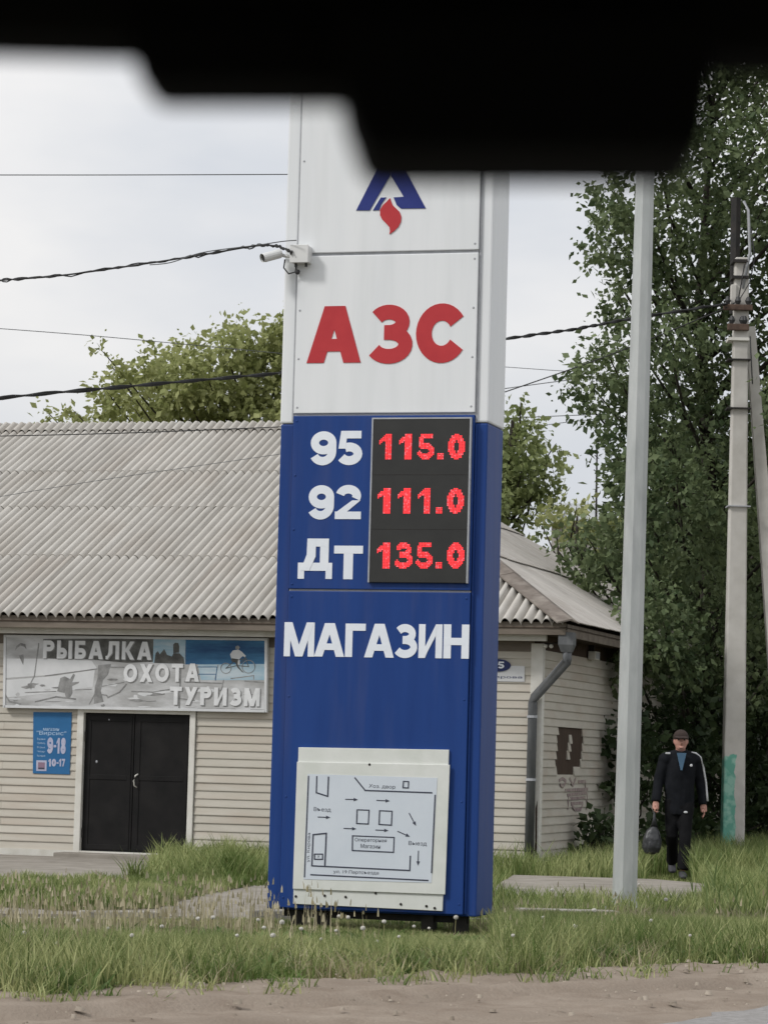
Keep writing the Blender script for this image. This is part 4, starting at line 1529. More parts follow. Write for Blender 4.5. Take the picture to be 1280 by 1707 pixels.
# ================================================================== TREES
BARK = mat('bark', (.032, .027, .022), (.06, .052, .042), scale=7, rough=.95, bump=.6, bscale=25, stretch=(1, 1, .25))
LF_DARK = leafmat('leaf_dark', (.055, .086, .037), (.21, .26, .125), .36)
LF_PALE = leafmat('leaf_pale', (.20, .23, .07), (.44, .46, .21), .42)
LF_MID = leafmat('leaf_mid', (.15, .19, .065), (.32, .36, .16), .42)
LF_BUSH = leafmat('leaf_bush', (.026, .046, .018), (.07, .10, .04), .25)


def leaf_cloud(lobes, per, size, droop=.35, shell=.55, seed=1, tw=.34):
    """leaves on little sprigs spread through each lobe (centre, radius); returns V, quads, tint"""
    g = np.random.default_rng(seed)
    Ps, Ds, Ts = [], [], []
    for c, r_ in lobes:
        ns_ = max(4, int(per * r_ ** 1.9))
        d = g.normal(size=(ns_, 3))
        d /= np.linalg.norm(d, axis=1)[:, None]
        rad = r_ * (shell + (1.0 - shell) * g.random(ns_) ** .8) * (.78 + .42 * g.random(ns_))
        q = np.array(c)[None] + d * rad[:, None] * np.array([1, 1, .85])[None]
        td = d + g.normal(size=(ns_, 3)) * .55
        td[:, 2] -= droop
        td /= np.linalg.norm(td, axis=1)[:, None]
        tint = g.random(ns_)
        nl = 9
        for k in range(nl):
            s_ = (k / nl) * tw * (.6 + .8 * g.random(ns_))
            Ps.append(q + td * s_[:, None] + g.normal(size=(ns_, 3)) * .045)
            ld = td + g.normal(size=(ns_, 3)) * .9
            ld[:, 2] -= droop * .8
            Ds.append(ld / np.linalg.norm(ld, axis=1)[:, None])
            Ts.append(np.clip(tint * .6 + g.random(ns_) * .4, 0, 1))
    P, D, T_ = np.concatenate(Ps), np.concatenate(Ds), np.concatenate(Ts)
    n_ = len(P)
    side = np.cross(D, g.normal(size=(n_, 3)))
    side /= np.linalg.norm(side, axis=1)[:, None] + 1e-9
    up = np.cross(side, D)
    ln = size * (.45 + 1.1 * g.random(n_) ** 1.3)[:, None]
    wv = ln * .34
    V = np.empty((n_, 4, 3))
    V[:, 0] = P
    V[:, 1] = P + D * ln * .45 + side * wv + up * ln * .07
    V[:, 2] = P + D * ln
    V[:, 3] = P + D * ln * .45 - side * wv + up * ln * .07
    base = np.arange(n_)[:, None] * 4
    tri = np.concatenate([base + np.array([[0, 1, 2]]), base + np.array([[0, 2, 3]])])
    return V.reshape(-1, 3), tri, np.repeat(T_, 4)


def tree(name, label, base, trunk, rads, lobes, per, size, m, seed, droop=.35, shell=.5, tw=.34, cat='tree', group=None, limb=.045):
    t_ = empty(name, base, 0, label, cat, group)
    b0 = Vector(base)
    V, tri, tt = leaf_cloud([(tuple(Vector(c) - b0), r_) for c, r_ in lobes], per, size, droop, shell, seed, tw)
    link('crown', fast_mesh('crown', V, [tri], m, tt), None, t_)
    mb = MB()
    tr_ = [Vector(p) - b0 for p in trunk]
    mb.tube(tr_, rads, 9)
    g = random.Random(seed)
    for c, r_ in lobes:
        c = Vector(c) - b0
        tz = max(tr_[1].z * .6, c.z - abs(c.x) * .7 - .8)
        tz = min(tz, tr_[-1].z)
        k = 0
        while k < len(tr_) - 2 and tr_[k + 1].z < tz: k += 1
        f_ = (tz - tr_[k].z) / max(.01, tr_[k + 1].z - tr_[k].z)
        s_ = tr_[k].lerp(tr_[k + 1], min(1, max(0, f_)))
        mid = s_.lerp(c, .5) + Vector((g.uniform(-.15, .15), g.uniform(-.15, .15), -.12))
        mb.tube([s_, mid, c, c + (c - mid) * .4 * r_], [limb * .9, limb * .55, limb * .25, limb * .1], 5)
    mb.build('trunk', BARK, t_, smooth=True)
    return t_


# big dark tree beside the house
YT = 43.5
big = [(1250, 30, 100), (1150, 60, 110), (1060, 120, 90), (1260, 140, 80), (1180, 180, 90), (1090, 220, 85), (1265, 240, 70), (1180, 280, 80), (1020, 318, 36), (1065, 335, 55), (1008, 368, 30), (1050, 405, 62), (1000, 418, 24),
       (1120, 390, 75), (1200, 370, 75), (1272, 345, 60), (1075, 470, 55), (1145, 480, 70), (1028, 500, 26), (1050, 560, 42), (1225, 470, 62), (1110, 560, 62), (1185, 570, 70), (1265, 520, 60),
       (985, 610, 28), (1020, 605, 40), (960, 652, 20), (1000, 660, 46), (1070, 640, 60), (1140, 650, 65), (1220, 660, 70), (1275, 640, 60), (1050, 715, 52), (1012, 735, 18), (1120, 740, 65), (1190, 750, 65), (1265, 750, 60),
       (1060, 800, 50), (1130, 820, 62), (1210, 840, 65), (1275, 850, 60), (950, 900, 20), (985, 905, 42), (1050, 880, 55), (1110, 910, 62), (935, 925, 14), (965, 955, 24), (1020, 960, 45), (1090, 985, 60),
       (1170, 930, 65), (1240, 950, 65), (1060, 1040, 45), (1130, 1050, 60), (1200, 1030, 65), (1270, 1050, 60), (1090, 1110, 45), (1160, 1120, 55), (1240, 1130, 60)]
g_ = random.Random(3)
lob = []
for x, y, r_ in big:
    edge = r_ < 50
    dy_ = g_.uniform(-1.0, 1.2) if edge else g_.uniform(-2.2, 2.0)
    if x < 1060 and y > 830: dy_ = g_.uniform(-2.6, -.6)
    if x > 1150: dy_ = max(dy_, -1.6 + r_ / 90)
    lob.append((tuple(at(x, y, YT + dy_)), r_ / FPX * YT * .95))
for x, y, r_ in ((1075, 1075, 48), (1110, 1055, 42), (1055, 1110, 30), (1095, 1010, 40), (1130, 1090, 45)):
    lob.append((tuple(at(x, y, YT - 3.2)), r_ / FPX * YT))
for k in range(46):                              # the far side, and unseen lobes added outside the picture to block sky light
    x, y = g_.uniform(1150, 1720), g_.uniform(0, 1100)
    if x < 1300 and y < 820: continue
    lob.append((tuple(at(x, y, YT + (g_.uniform(0, 4.0) if x < 1330 else g_.uniform(-4.5, 4.0)))), g_.uniform(.6, .95)))
tb = at(1175, 1420, YT)
tree('broadleaf_tree', 'tall dark green broadleaf tree behind the concrete pole', (tb.x, YT, 0), [(tb.x + .1, YT + 2.2, -.1), tuple(at(1172, 1150, YT + 2.2)), tuple(at(1185, 850, YT + 2)), tuple(at(1165, 500, YT + 1.6)), tuple(at(1190, 150, YT + 1))],
     [.2, .15, .11, .07, .03], lob, 280, .10, LF_DARK, 11, .45, .4)
# pale tree behind the roof
YB_ = 60
pal = [(402, 548, 16), (378, 545, 14), (372, 575, 26), (415, 580, 34), (460, 545, 22), (465, 585, 45), (520, 560, 60), (310, 600, 34), (270, 600, 18), (300, 640, 45), (345, 630, 45), (245, 625, 28), (175, 590, 12), (190, 615, 14), (205, 640, 30),
       (250, 665, 42), (190, 668, 26), (400, 640, 55), (460, 650, 60), (350, 680, 50), (540, 640, 70), (600, 620, 60), (230, 690, 40), (300, 700, 50), (420, 700, 60), (165, 690, 18), (128, 690, 9), (85, 693, 9), (130, 705, 22), (90, 708, 16), (500, 720, 70), (600, 700, 80)]
lob = [(tuple(at(x, y, YB_ + g_.uniform(-1.5, 1.5))), r_ / FPX * YB_) for x, y, r_ in pal]
tb = at(400, 1400, YB_)
tree('maple_tree', 'pale green leafy tree rising behind the corrugated roof', (tb.x, YB_, 0), [(tb.x, YB_, -.1), tuple(at(400, 1000, YB_)), tuple(at(405, 750, YB_)), tuple(at(410, 600, YB_))], [.22, .18, .12, .04],
     lob, 230, .135, LF_PALE, 5, .45, .3, .42)
YC = 58
pal = [(868, 672, 12), (862, 700, 22), (880, 725, 22), (850, 740, 40), (893, 760, 22), (925, 742, 10), (915, 765, 14), (870, 785, 40), (905, 800, 22), (840, 800, 50), (885, 835, 30), (790, 740, 60), (770, 800, 70), (820, 860, 60), (720, 780, 70)]
lob = [(tuple(at(x, y, YC + g_.uniform(-1.2, 1.2))), r_ / FPX * YC) for x, y, r_ in pal]
tb = at(830, 1400, YC)
tree('maple_tree', 'pale green treetop between the sign and the hip of the roof', (tb.x, YC, 0), [(tb.x, YC, -.1), tuple(at(832, 1050, YC)), tuple(at(840, 850, YC)), tuple(at(855, 700, YC))], [.2, .16, .1, .03],
     lob, 230, .13, LF_MID, 6, .45, .3, .4)
lob = [(tuple(at(x, y, 54 + g_.uniform(-1, 1))), r_ / FPX * 54) for x, y, r_ in ((935, 840, 18), (960, 850, 24), (925, 865, 22), (955, 880, 28), (905, 880, 16), (985, 880, 30))]
tb = at(960, 1400, 54)
tree('young_tree', 'thin pale young tree in front of the far grey roof', (tb.x, 54, 0), [(tb.x, 54, -.1), tuple(at(960, 1000, 54)), tuple(at(962, 860, 54))], [.1, .07, .02], lob, 110, .13, LF_PALE, 8, .3, .4, .35, limb=.04)
# more trees behind, closing the view under the big crown
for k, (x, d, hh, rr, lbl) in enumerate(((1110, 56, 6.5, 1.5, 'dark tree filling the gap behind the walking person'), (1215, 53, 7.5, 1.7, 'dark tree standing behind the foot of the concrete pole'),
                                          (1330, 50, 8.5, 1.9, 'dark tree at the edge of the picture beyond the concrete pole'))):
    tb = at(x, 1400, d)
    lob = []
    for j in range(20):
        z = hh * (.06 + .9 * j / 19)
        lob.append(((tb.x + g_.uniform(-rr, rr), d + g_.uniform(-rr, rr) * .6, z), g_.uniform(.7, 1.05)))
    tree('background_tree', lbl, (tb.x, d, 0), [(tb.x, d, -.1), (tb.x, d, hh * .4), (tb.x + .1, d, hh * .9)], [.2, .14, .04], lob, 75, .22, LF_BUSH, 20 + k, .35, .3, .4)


def bush(label, px, py, d, wpx, hpx, m, seed, per=150, size=.12, name='bush', nlob=9, group=None):
    bp = at(px, py, d)
    g = random.Random(seed)
    lob = []
    wv, hv_ = wpx / FPX * d, hpx / FPX * d
    for j in range(nlob):
        t_ = g.random()
        lob.append(((bp.x + g.uniform(-.5, .5) * wv * (1 - .4 * t_), d + g.uniform(-.4, .4) * min(wv, 1.2), hv_ * (.12 + .76 * t_)), (.16 + .14 * g.random()) * min(wv, hv_) + .06))
    return tree(name, label, (bp.x, d, 0), [(bp.x, d, -.05), (bp.x, d, hv_ * .35), (bp.x, d, hv_ * .8)], [.035, .025, .008], lob, per, size, m, seed, .2, .3, .22, 'bush', group, .02)


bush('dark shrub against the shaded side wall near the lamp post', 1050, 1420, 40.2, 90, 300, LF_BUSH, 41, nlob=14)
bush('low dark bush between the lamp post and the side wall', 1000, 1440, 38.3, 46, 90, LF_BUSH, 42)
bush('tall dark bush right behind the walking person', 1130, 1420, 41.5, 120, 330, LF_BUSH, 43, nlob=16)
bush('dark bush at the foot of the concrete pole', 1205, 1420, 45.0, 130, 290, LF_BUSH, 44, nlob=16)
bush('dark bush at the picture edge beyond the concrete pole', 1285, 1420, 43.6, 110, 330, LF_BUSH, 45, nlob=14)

# ================================================================== KERB
KERBM = mat('kerb_stone', (.28, .265, .24), (.38, .36, .33), scale=4, rough=.9, bump=.3, bscale=40, c3=(.28, .25, .2), s3=2, f3=.6)
k0, k1 = ground(20, 1531), ground(960, 1533)
kd = (k1 - k0).normalized()
kl = (k1 - k0).length
kerb = MB().box(0, kl, .02, .13, -.12, .0).build('kerb', KERBM)
kerb.location = k0
kerb.rotation_euler = (0, 0, math.atan2(kd.y, kd.x))
tag(kerb, kind='structure')
x = 0.0
while x < kl - .3:
    ln = random.uniform(.55, 1.0)
    if random.random() < .78:
        ob = MB().box(0, ln - .015, .0, .16, -.1, .075 + random.uniform(-.02, .02)).build('kerb_stone', KERBM, kerb, bevel=.014, loc=(x, random.uniform(-.03, .03), 0))
        ob.rotation_euler = (random.uniform(-.05, .05), random.uniform(-.02, .02), random.uniform(-.04, .04))
    x += ln

# ================================================================== PERSON
SKIN = mat('skin', (.42, .22, .17), (.48, .26, .21), scale=8, rough=.6)
JACK = mat('jacket_black', (.006, .007, .009), (.011, .012, .015), scale=7, rough=.85, spec=.12, bump=.3, bscale=9)
TROU = mat('trousers_black', (.006, .006, .007), (.010, .010, .011), scale=7, rough=.9, spec=.1, bump=.3, bscale=9)
SHIRT = mat('shirt_blue', (.06, .12, .19), (.08, .15, .23), scale=8, rough=.8)
CAPM = mat('cap_brown', (.030, .020, .017), (.045, .03, .025), scale=10, rough=.85)
SHOE = mat('shoe', (.035, .036, .042), (.06, .06, .068), scale=9, rough=.6)
pf = ground(1130, 1466, .0)
man = empty('person', (pf.x, pf.y, .02), 0, 'person in a black jacket with white sleeve stripe and cap carrying a dark bag', 'person')
V3 = Vector
HZ = 1.615
body = MB()
# head: skull, jaw, nose, ears, neck
body.ball((.005, .0, HZ), .098, 14, 10, (.80, 1.0, 1.16))
body.ball((.003, -.022, HZ - .062), .066, 12, 8, (.92, 1.0, .95))
body.tube([(.003, -.085, HZ + .025), (.003, -.112, HZ - .022), (.003, -.092, HZ - .034)], [.012, .019, .014], 8)
for sx_ in (-1, 1):
    body.ball((.005 + sx_ * .079, .005, HZ - .005), .03, 8, 6, (.4, .7, 1.1))
    body.ball((.005 + sx_ * .034, -.075, HZ + .018), .016, 8, 6, (1.3, .5, .7))
body.tube([(.003, -.088, HZ - .068), (.003, -.084, HZ - .074)], [.022, .022], 8)
body.tube([(0, .02, 1.36), (.002, .012, 1.46), (.004, .006, 1.57)], [.075, .06, .058], 10)
# trunk and hips inside the clothes
body.tube([(0, .0, .86), (0, .0, 1.0), (0, .0, 1.2), (0, .005, 1.38), (0, .01, 1.46)], [(.14, .10), (.145, .10), (.15, .105), (.17, .105), (.09, .07)], 12)
RS, RE, RW, RH = V3((-.18, -.005, 1.40)), V3((-.255, -.005, 1.13)), V3((-.288, -.10, .90)), V3((-.294, -.125, .80))
LS_, LE, LW, LH = V3((.185, .025, 1.41)), V3((.255, .08, 1.13)), V3((.290, .05, .88)), V3((.297, .035, .78))
for S_, E_, W_1, H_ in ((RS, RE, RW, RH), (LS_, LE, LW, LH)):
    body.tube([S_, S_.lerp(E_, .5), E_, E_.lerp(W_1, .4), W_1], [.055, .052, .045, .043, .03], 9)
    # palm
    body.tube([W_1, W_1.lerp(H_, .35), H_], [(.03, .022), (.042, .02), (.042, .017)], 9)
    s_ = -1 if H_.x < 0 else 1
    grip = s_ < 0
    for k in range(4):
        base = H_ + V3((.0, -.030 + .020 * k, .012))
        ln = (.060, .072, .068, .052)[k]
        if grip:      # fingers curl round the bag handle
            body.tube([base, base + V3((-.012, 0, -ln * .45)), base + V3((.008, 0, -ln * .72)), base + V3((.032, 0, -ln * .5))], [.0095, .0095, .009, .008], 7)
        else:
            body.tube([base, base + V3((.004, -.002, -ln * .55)), base + V3((-.008, -.006, -ln)), base + V3((-.022, -.010, -ln * 1.25))], [.0095, .0095, .009, .0075], 7)
    tb_ = W_1.lerp(H_, .45) + V3((-s_ * .0, -.038, 0))
    body.tube([tb_, tb_ + V3((-s_ * .012, -.022, -.03)), tb_ + V3((-s_ * .020, -.020, -.062))], [.0125, .0115, .009], 7)
HR, KR, AR = V3((-.085, .0, .90)), V3((-.080, -.02, .50)), V3((-.050, .27, .17))
HL, KL, AL = V3((.082, .0, .90)), V3((.062, -.13, .50)), V3((.030, -.20, .085))
for H_, K_, A_ in ((HR, KR, AR), (HL, KL, AL)):
    body.tube([H_, H_.lerp(K_, .5), K_, K_.lerp(A_, .35), A_], [.082, .072, .052, .052, .036], 10)
body.tube([AL + V3((0, .04, -.03)), AL + V3((0, -.06, -.05)), AL + V3((0, -.17, -.065))], [(.036, .035), (.042, .03), (.036, .015)], 9)
body.tube([AR + V3((0, .03, .01)), AR + V3((0, -.04, -.06)), AR + V3((0, -.10, -.105))], [(.036, .035), (.042, .03), (.036, .015)], 9)
link('body', remeshed(body, .0075, 'body', SKIN, 2), None, man)
for sx_ in (-1, 1):
    MB().ball((.005 + sx_ * .034, -.084, HZ + .016), .0115, 8, 6, (1, .6, .7)).build('eye', DARKP, man)
# jacket
jk = MB()
jk.tube([(0, .0, .74), (0, .0, .80), (-.002, .0, 1.0), (0, .0, 1.2), (.003, .008, 1.36), (.003, .012, 1.425), (.003, .014, 1.468)], [(.160, .122), (.174, .128), (.178, .126), (.184, .126), (.192, .122), (.158, .105), (.086, .086)], 20)
for S_, E_, W_1 in ((RS, RE, RW), (LS_, LE, LW)):
    jk.tube([S_ + V3((0, 0, .012)) * 1, S_.lerp(E_, .3), E_, E_.lerp(W_1, .6), W_1 + V3((0, 0, -.012))], [.074, .073, .063, .058, .054], 12)
for S_ in (RS, LS_):
    jk.ball(S_ + V3((0, 0, -.008)), .084, 12, 8)
jk.tube([RS + V3((.0, .005, .0)), (-.09, .01, 1.43), (.0, .014, 1.455), (.09, .014, 1.435), LS_], [.078, .075, .075, .075, .078], 12)
jk.tube([(.003, .02, 1.44), (.003, .018, 1.50)], [(.092, .088), (.078, .08)], 12)
jm = remeshed(jk, .012, 'jacket', JACK, 3)
for v in jm.vertices:                            # soft folds and an open neck in a V
    c_ = v.co
    k_ = .010 * mnoise.noise((c_.x * 7, c_.y * 7, c_.z * 5)) + .006 * mnoise.noise((c_.x * 17, c_.y * 17, c_.z * 9))
    nrm = V3((c_.x, c_.y, 0))
    if nrm.length > .01:
        c_ += nrm.normalized() * k_
jacket = link('jacket', jm, None, man)
vs = MB()
vs.prism([(-.052, -.152, 1.475), (.058, -.152, 1.475), (.012, -.150, 1.27), (-.006, -.150, 1.27)], (0, .05, 0))
link('shirt', vs.mesh('shirt', SHIRT), None, man)
# white stripe along the sleeve, logo dots
STRW = mat('stripe_white', (.55, .56, .57), rough=.7)
st_pts = [LS_ + V3((-.055, -.045, .075)), LS_ + V3((.0, -.05, .066)), LS_ + V3((.055, -.045, .02)), LS_.lerp(LE, .35) + V3((.068, -.045, 0)), LE + V3((.062, -.036, 0)), LE.lerp(LW, .55) + V3((.055, -.036, 0)), LW + V3((.048, -.032, .03))]
mb = MB()
mb.tube(st_pts, [(.012, .012)] * len(st_pts), 6)
mb.build('sleeve_stripe', STRW, jacket, smooth=True)
MB().tube([RS + V3((.055, -.045, .066)), RS + V3((.0, -.05, .066))], .012, 6).build('sleeve_stripe', STRW, jacket)
MB().ball((.118, -.148, 1.33), .017, 8, 6, (1, .4, 1)).build('chest_mark', STRW, jacket)
MB().ball((.062, -.148, .775), .02, 8, 6, (1.2, .4, .7)).build('hem_mark', STRW, jacket)
# trousers
tz = MB()
tz.tube([(0, 0, .80), (0, 0, .92), (0, 0, 1.0)], [(.155, .12), (.16, .12), (.15, .11)], 16)
for H_, K_, A_ in ((HR, KR, AR), (HL, KL, AL)):
    tz.tube([H_ + V3((0, 0, .02)), H_.lerp(K_, .5), K_, K_.lerp(A_, .5), A_.lerp(K_, .02)], [.096, .088, .072, .068, .07], 14)
tm = remeshed(tz, .011, 'trousers', TROU, 3)
for v in tm.vertices:
    c_ = v.co
    c_.x += .010 * mnoise.noise((c_.x * 9, c_.y * 9, c_.z * 8))
    c_.y += .012 * mnoise.noise((c_.x * 9 + 5, c_.y * 9, c_.z * 8))
link('trousers', tm, None, man)
for nm, A_, d in (('shoe', AL, [V3((0, .055, -.035)), V3((0, -.03, -.045)), V3((0, -.12, -.062)), V3((0, -.185, -.07))]), ('shoe', AR, [V3((0, .045, .03)), V3((0, -.01, -.045)), V3((0, -.075, -.10)), V3((0, -.115, -.115))])):
    sh = MB()
    sh.tube([A_ + q_ for q_ in d], [(.043, .045), (.048, .045), (.052, .034), (.03, .018)], 12)
    link(nm, remeshed(sh, .009, nm, SHOE, 2), None, man)
cp = MB()
cp.ball((.005, .008, HZ + .045), .108, 16, 10, (.86, 1.02, .88))
cp.tube([(.003, -.07, HZ + .052), (.003, -.13, HZ + .043), (.003, -.175, HZ + .032)], [(.082, .012), (.078, .009), (.05, .006)], 14)
cm = cp.mesh('cap', CAPM, True)
bm = bmesh.new()
bm.from_mesh(cm)
bmesh.ops.bisect_plane(bm, geom=bm.verts[:] + bm.edges[:] + bm.faces[:], plane_co=(0, 0, HZ + .024), plane_no=(0, 0, -1), clear_outer=True)
bm.to_mesh(cm)
bm.free()
link('cap', cm, None, man)
hr_ = MB()
hr_.ball((.005, .016, HZ + .005), .101, 14, 10, (.84, .98, 1.0))
hme = hr_.mesh('hair', mat('hair_grey', (.05, .045, .04), (.09, .085, .08), scale=30, rough=.9), True)
bm = bmesh.new()
bm.from_mesh(hme)
bmesh.ops.bisect_plane(bm, geom=bm.verts[:] + bm.edges[:] + bm.faces[:], plane_co=(0, -.015, HZ), plane_no=(0, -1, 0), clear_outer=True)
bm.to_mesh(hme)
bm.free()
link('hair', hme, None, man)

# carrier bag in the hand
BAGM = mat('bag_plastic', (.020, .021, .023), (.045, .046, .05), scale=6, rough=.38, spec=.5, bump=.7, bscale=14)
hb = man.location + RH + V3((-.012, 0, -.035))
bag = empty('shopping_bag', hb, 0, 'dark plastic carrier bag hanging from the hand of the walking person', 'bag')
bg_ = MB()
bg_.tube([(0, 0, -.17), (-.01, 0, -.22), (-.02, 0, -.32), (-.025, 0, -.42), (-.022, 0, -.48), (-.02, 0, -.50)], [(.035, .03), (.075, .055), (.112, .08), (.115, .085), (.09, .07), (.03, .03)], 16)
bme = remeshed(bg_, .009, 'bag_body', BAGM, 3)
for v in bme.vertices:
    c_ = v.co
    k_ = 1 + .16 * mnoise.noise((c_.x * 14, c_.y * 14, c_.z * 5)) + .05 * mnoise.noise((c_.x * 40, c_.y * 40, c_.z * 12))
    c_.x, c_.y = (c_.x + .02) * k_ - .02, c_.y * k_
link('bag_body', bme, None, bag)
for s_ in (-1, 1):
    MB().tube([(0, s_ * .012, 0), (s_ * .006, s_ * .02, -.08), (s_ * .018, s_ * .018, -.19)], [(.012, .004), (.014, .004), (.03, .008)], 8).build('bag_handle', BAGM, bag, smooth=True)

# ================================================================== GRASS
def grassmat(name, c1, c2, trans=.4):
    return leafmat(name, c1, c2, trans, .6, 1.1, 3.0)


GR1 = grassmat('grass_verge', (.095, .15, .035), (.40, .415, .19), .28)
GR2 = grassmat('grass_back', (.11, .165, .04), (.38, .41, .18), .3)
DRY = grassmat('grass_dry', (.27, .235, .135), (.47, .42, .29), .2)


def blades(P, Hh, W_, seed, lean=.45, tint=None):
    g = np.random.default_rng(seed)
    n_ = len(P)
    an = g.random(n_) * 2 * np.pi
    sd_ = np.stack([np.cos(an), np.sin(an), np.zeros(n_)], 1)
    la = g.random(n_) * 2 * np.pi
    ld = np.stack([np.cos(la), np.sin(la), np.zeros(n_)], 1) * (lean * Hh * (.3 + g.random(n_)))[:, None]
    V = np.empty((n_, 5, 3))
    up = np.stack([np.zeros(n_), np.zeros(n_), Hh], 1)
    wv = sd_ * (W_ * (.7 + .6 * g.random(n_)))[:, None]
    V[:, 0] = P - wv
    V[:, 1] = P + wv
    V[:, 2] = P + up * .55 + ld * .3 + wv * .75
    V[:, 3] = P + up * .55 + ld * .3 - wv * .75
    V[:, 4] = P + up * (1 - .12 * g.random(n_))[:, None] + ld
    b_ = np.arange(n_)[:, None] * 5
    t_ = g.random(n_) if tint is None else tint
    return V.reshape(-1, 3), [b_ + np.array([[0, 1, 2, 3]]), b_ + np.array([[3, 2, 4]])], np.repeat(t_, 5)


def inpoly(x, y, pts):
    c = np.zeros(len(x), bool)
    n_ = len(pts)
    for i in range(n_):
        x1, y1, x2, y2 = pts[i].x, pts[i].y, pts[(i + 1) % n_].x, pts[(i + 1) % n_].y
        with np.errstate(divide='ignore', invalid='ignore'):
            cnd = ((y1 > y) != (y2 > y)) & (x < (x2 - x1) * (y - y1) / (y2 - y1) + x1)
        c ^= cnd
    return c


def nz(x, y, s_, o_=0.0):
    return np.array([mnoise.noise((a * s_, b * s_, o_)) for a, b in zip(x, y)])


def scatter(n_, y0, y1, seed, margin=.9):
    g = np.random.default_rng(seed)
    y = np.sqrt(g.random(n_) * (y1 ** 2 - y0 ** 2) + y0 ** 2)
    hw = 640 / FPX * y + margin
    x = (g.random(n_) * 2 - 1) * hw
    return x, y, g


def make_grass(name, x, y, h, wdt, m, seed, lean=.45, z=-.03):
    P = np.stack([x, y, np.full(len(x), z)], 1)
    V, pol, tt = blades(P, h, wdt, seed, lean)
    return tag(link(name, fast_mesh(name, V, pol, m, tt)), kind='stuff')


def e_dist(x, y):
    s = (x - E0.x) * EDIR.x + (y - E0.y) * EDIR.y
    d = (x - E0.x) * ENRM.x + (y - E0.y) * ENRM.y
    return d + .22 * np.sin(s * 1.9 + .5) + .12 * np.sin(s * 5.3) - .05


def k_dist(x, y):
    """metres beyond the kerb line (positive: towards the house)"""
    return -((x - k0.x) * kd.y - (y - k0.y) * kd.x)


# verge before the kerb
x, y, g = scatter(190000, 15.2, 26.5, 101)
ed = e_dist(x, y)
kk = k_dist(x, y)
n1 = nz(x, y, 1.1)
n2 = nz(x, y, 3.7, 5)
n3 = nz(x, y, 2.3, 55)
keep = (ed + .35 * n3 + .2 * n2 > .0) & (kk < .02) & (g.random(len(x)) < np.clip(.55 + ed * 1.2, .2, 1) * np.clip(1.0 + 1.3 * n2 + .6 * n3, .12, 1))
x, y, ed, n1, n2 = x[keep], y[keep], ed[keep], n1[keep], n2[keep]
h = (.17 + .20 * n1 + .19 * n2 + .26 * g.random(len(x)) ** 3) * np.clip(.7 + ed * .4, .4, 1.0)
kk = k_dist(x, y)
pxl = x / y * FPX + 640
h = np.clip(h, .05, .46)
lim = np.where(pxl < 840, 1.35 - .0578 * y, 1.35 - .0485 * y) + .05 * n2 + .03 * g.random(len(x))
h = np.minimum(h, np.maximum(lim, .035 + .03 * g.random(len(x))))
tag(make_grass('verge_grass', x, y, h, .0045, GR1, 102), 'green roadside grass growing between the dirt and the sign', 'grass')
# dead thatch between the green blades
x, y, g = scatter(52000, 15.5, 26, 103)
ed, kk = e_dist(x, y), k_dist(x, y)
keep = (ed > -.1) & (kk < .0) & (nz(x, y, 1.5, 71) + .5 * nz(x, y, 5, 72) > .02)
x, y = x[keep], y[keep]
lim = np.maximum(np.where(x / y * FPX + 640 < 840, 1.35 - .0578 * y, .3), .04)
tag(make_grass('dead_thatch', x, y, np.minimum(.05 + .20 * g.random(len(x)) ** 1.5, lim), .0042, DRY, 104, .8), 'pale dead grass matted between the green blades of the verge', 'grass')
# thin tufts and trampled blades straying onto the dirt
x, y, g = scatter(26000, 14.5, 22, 105)
ed = e_dist(x, y)
keep = (ed > -.75) & (ed < .5) & (nz(x, y, 3.1, 61) + .35 * nz(x, y, 8, 62) > .16 - .25 * np.clip(ed + .4, 0, 1))
x, y = x[keep], y[keep]
tag(make_grass('stray_grass', x, y, .04 + .09 * g.random(len(x)), .005, GR1, 106, 1.1, z=.015), 'thin trampled tufts straying from the verge onto the dirt', 'grass')
# right of the sign, between kerb, path and house
x, y, g = scatter(130000, 23.0, 52, 111, .6)
kk = k_dist(x, y)
xs_ = SG.world(XR, DEP, 0)
ang = x / y
houseloc = (x - HS.o.x) * HS.ux.x + (y - HS.o.y) * HS.ux.y
housey = (x - HS.o.x) * HS.uy.x + (y - HS.o.y) * HS.uy.y
keep = (ang > (790 - 640) / FPX) & (kk > .05) & ~inpoly(x, y, fp) & ~((houseloc < .1) & (housey > -.1))
x, y, ang = x[keep], y[keep], ang[keep]
n1 = nz(x, y, .8, 2)
n2 = nz(x, y, 3.0, 9)
h = np.clip(.16 + .10 * n1 + .06 * n2 + .1 * g.random(len(x)), .05, .5)
far = y > 34.5
h = np.where(far, h * 1.35 + .06, h)
h = np.where((y > 29.5) & (y < 36.6) & (np.abs(ang * FPX + 640 - 1128) < 40), h * .2, h)
h = np.where((ang * FPX + 640 > 1170) & (y > 30), h + .10, h)
tag(make_grass('meadow_grass', x, y, h, .0065, GR2, 112), 'long grass around the footpath, lamp post and concrete pole', 'grass')
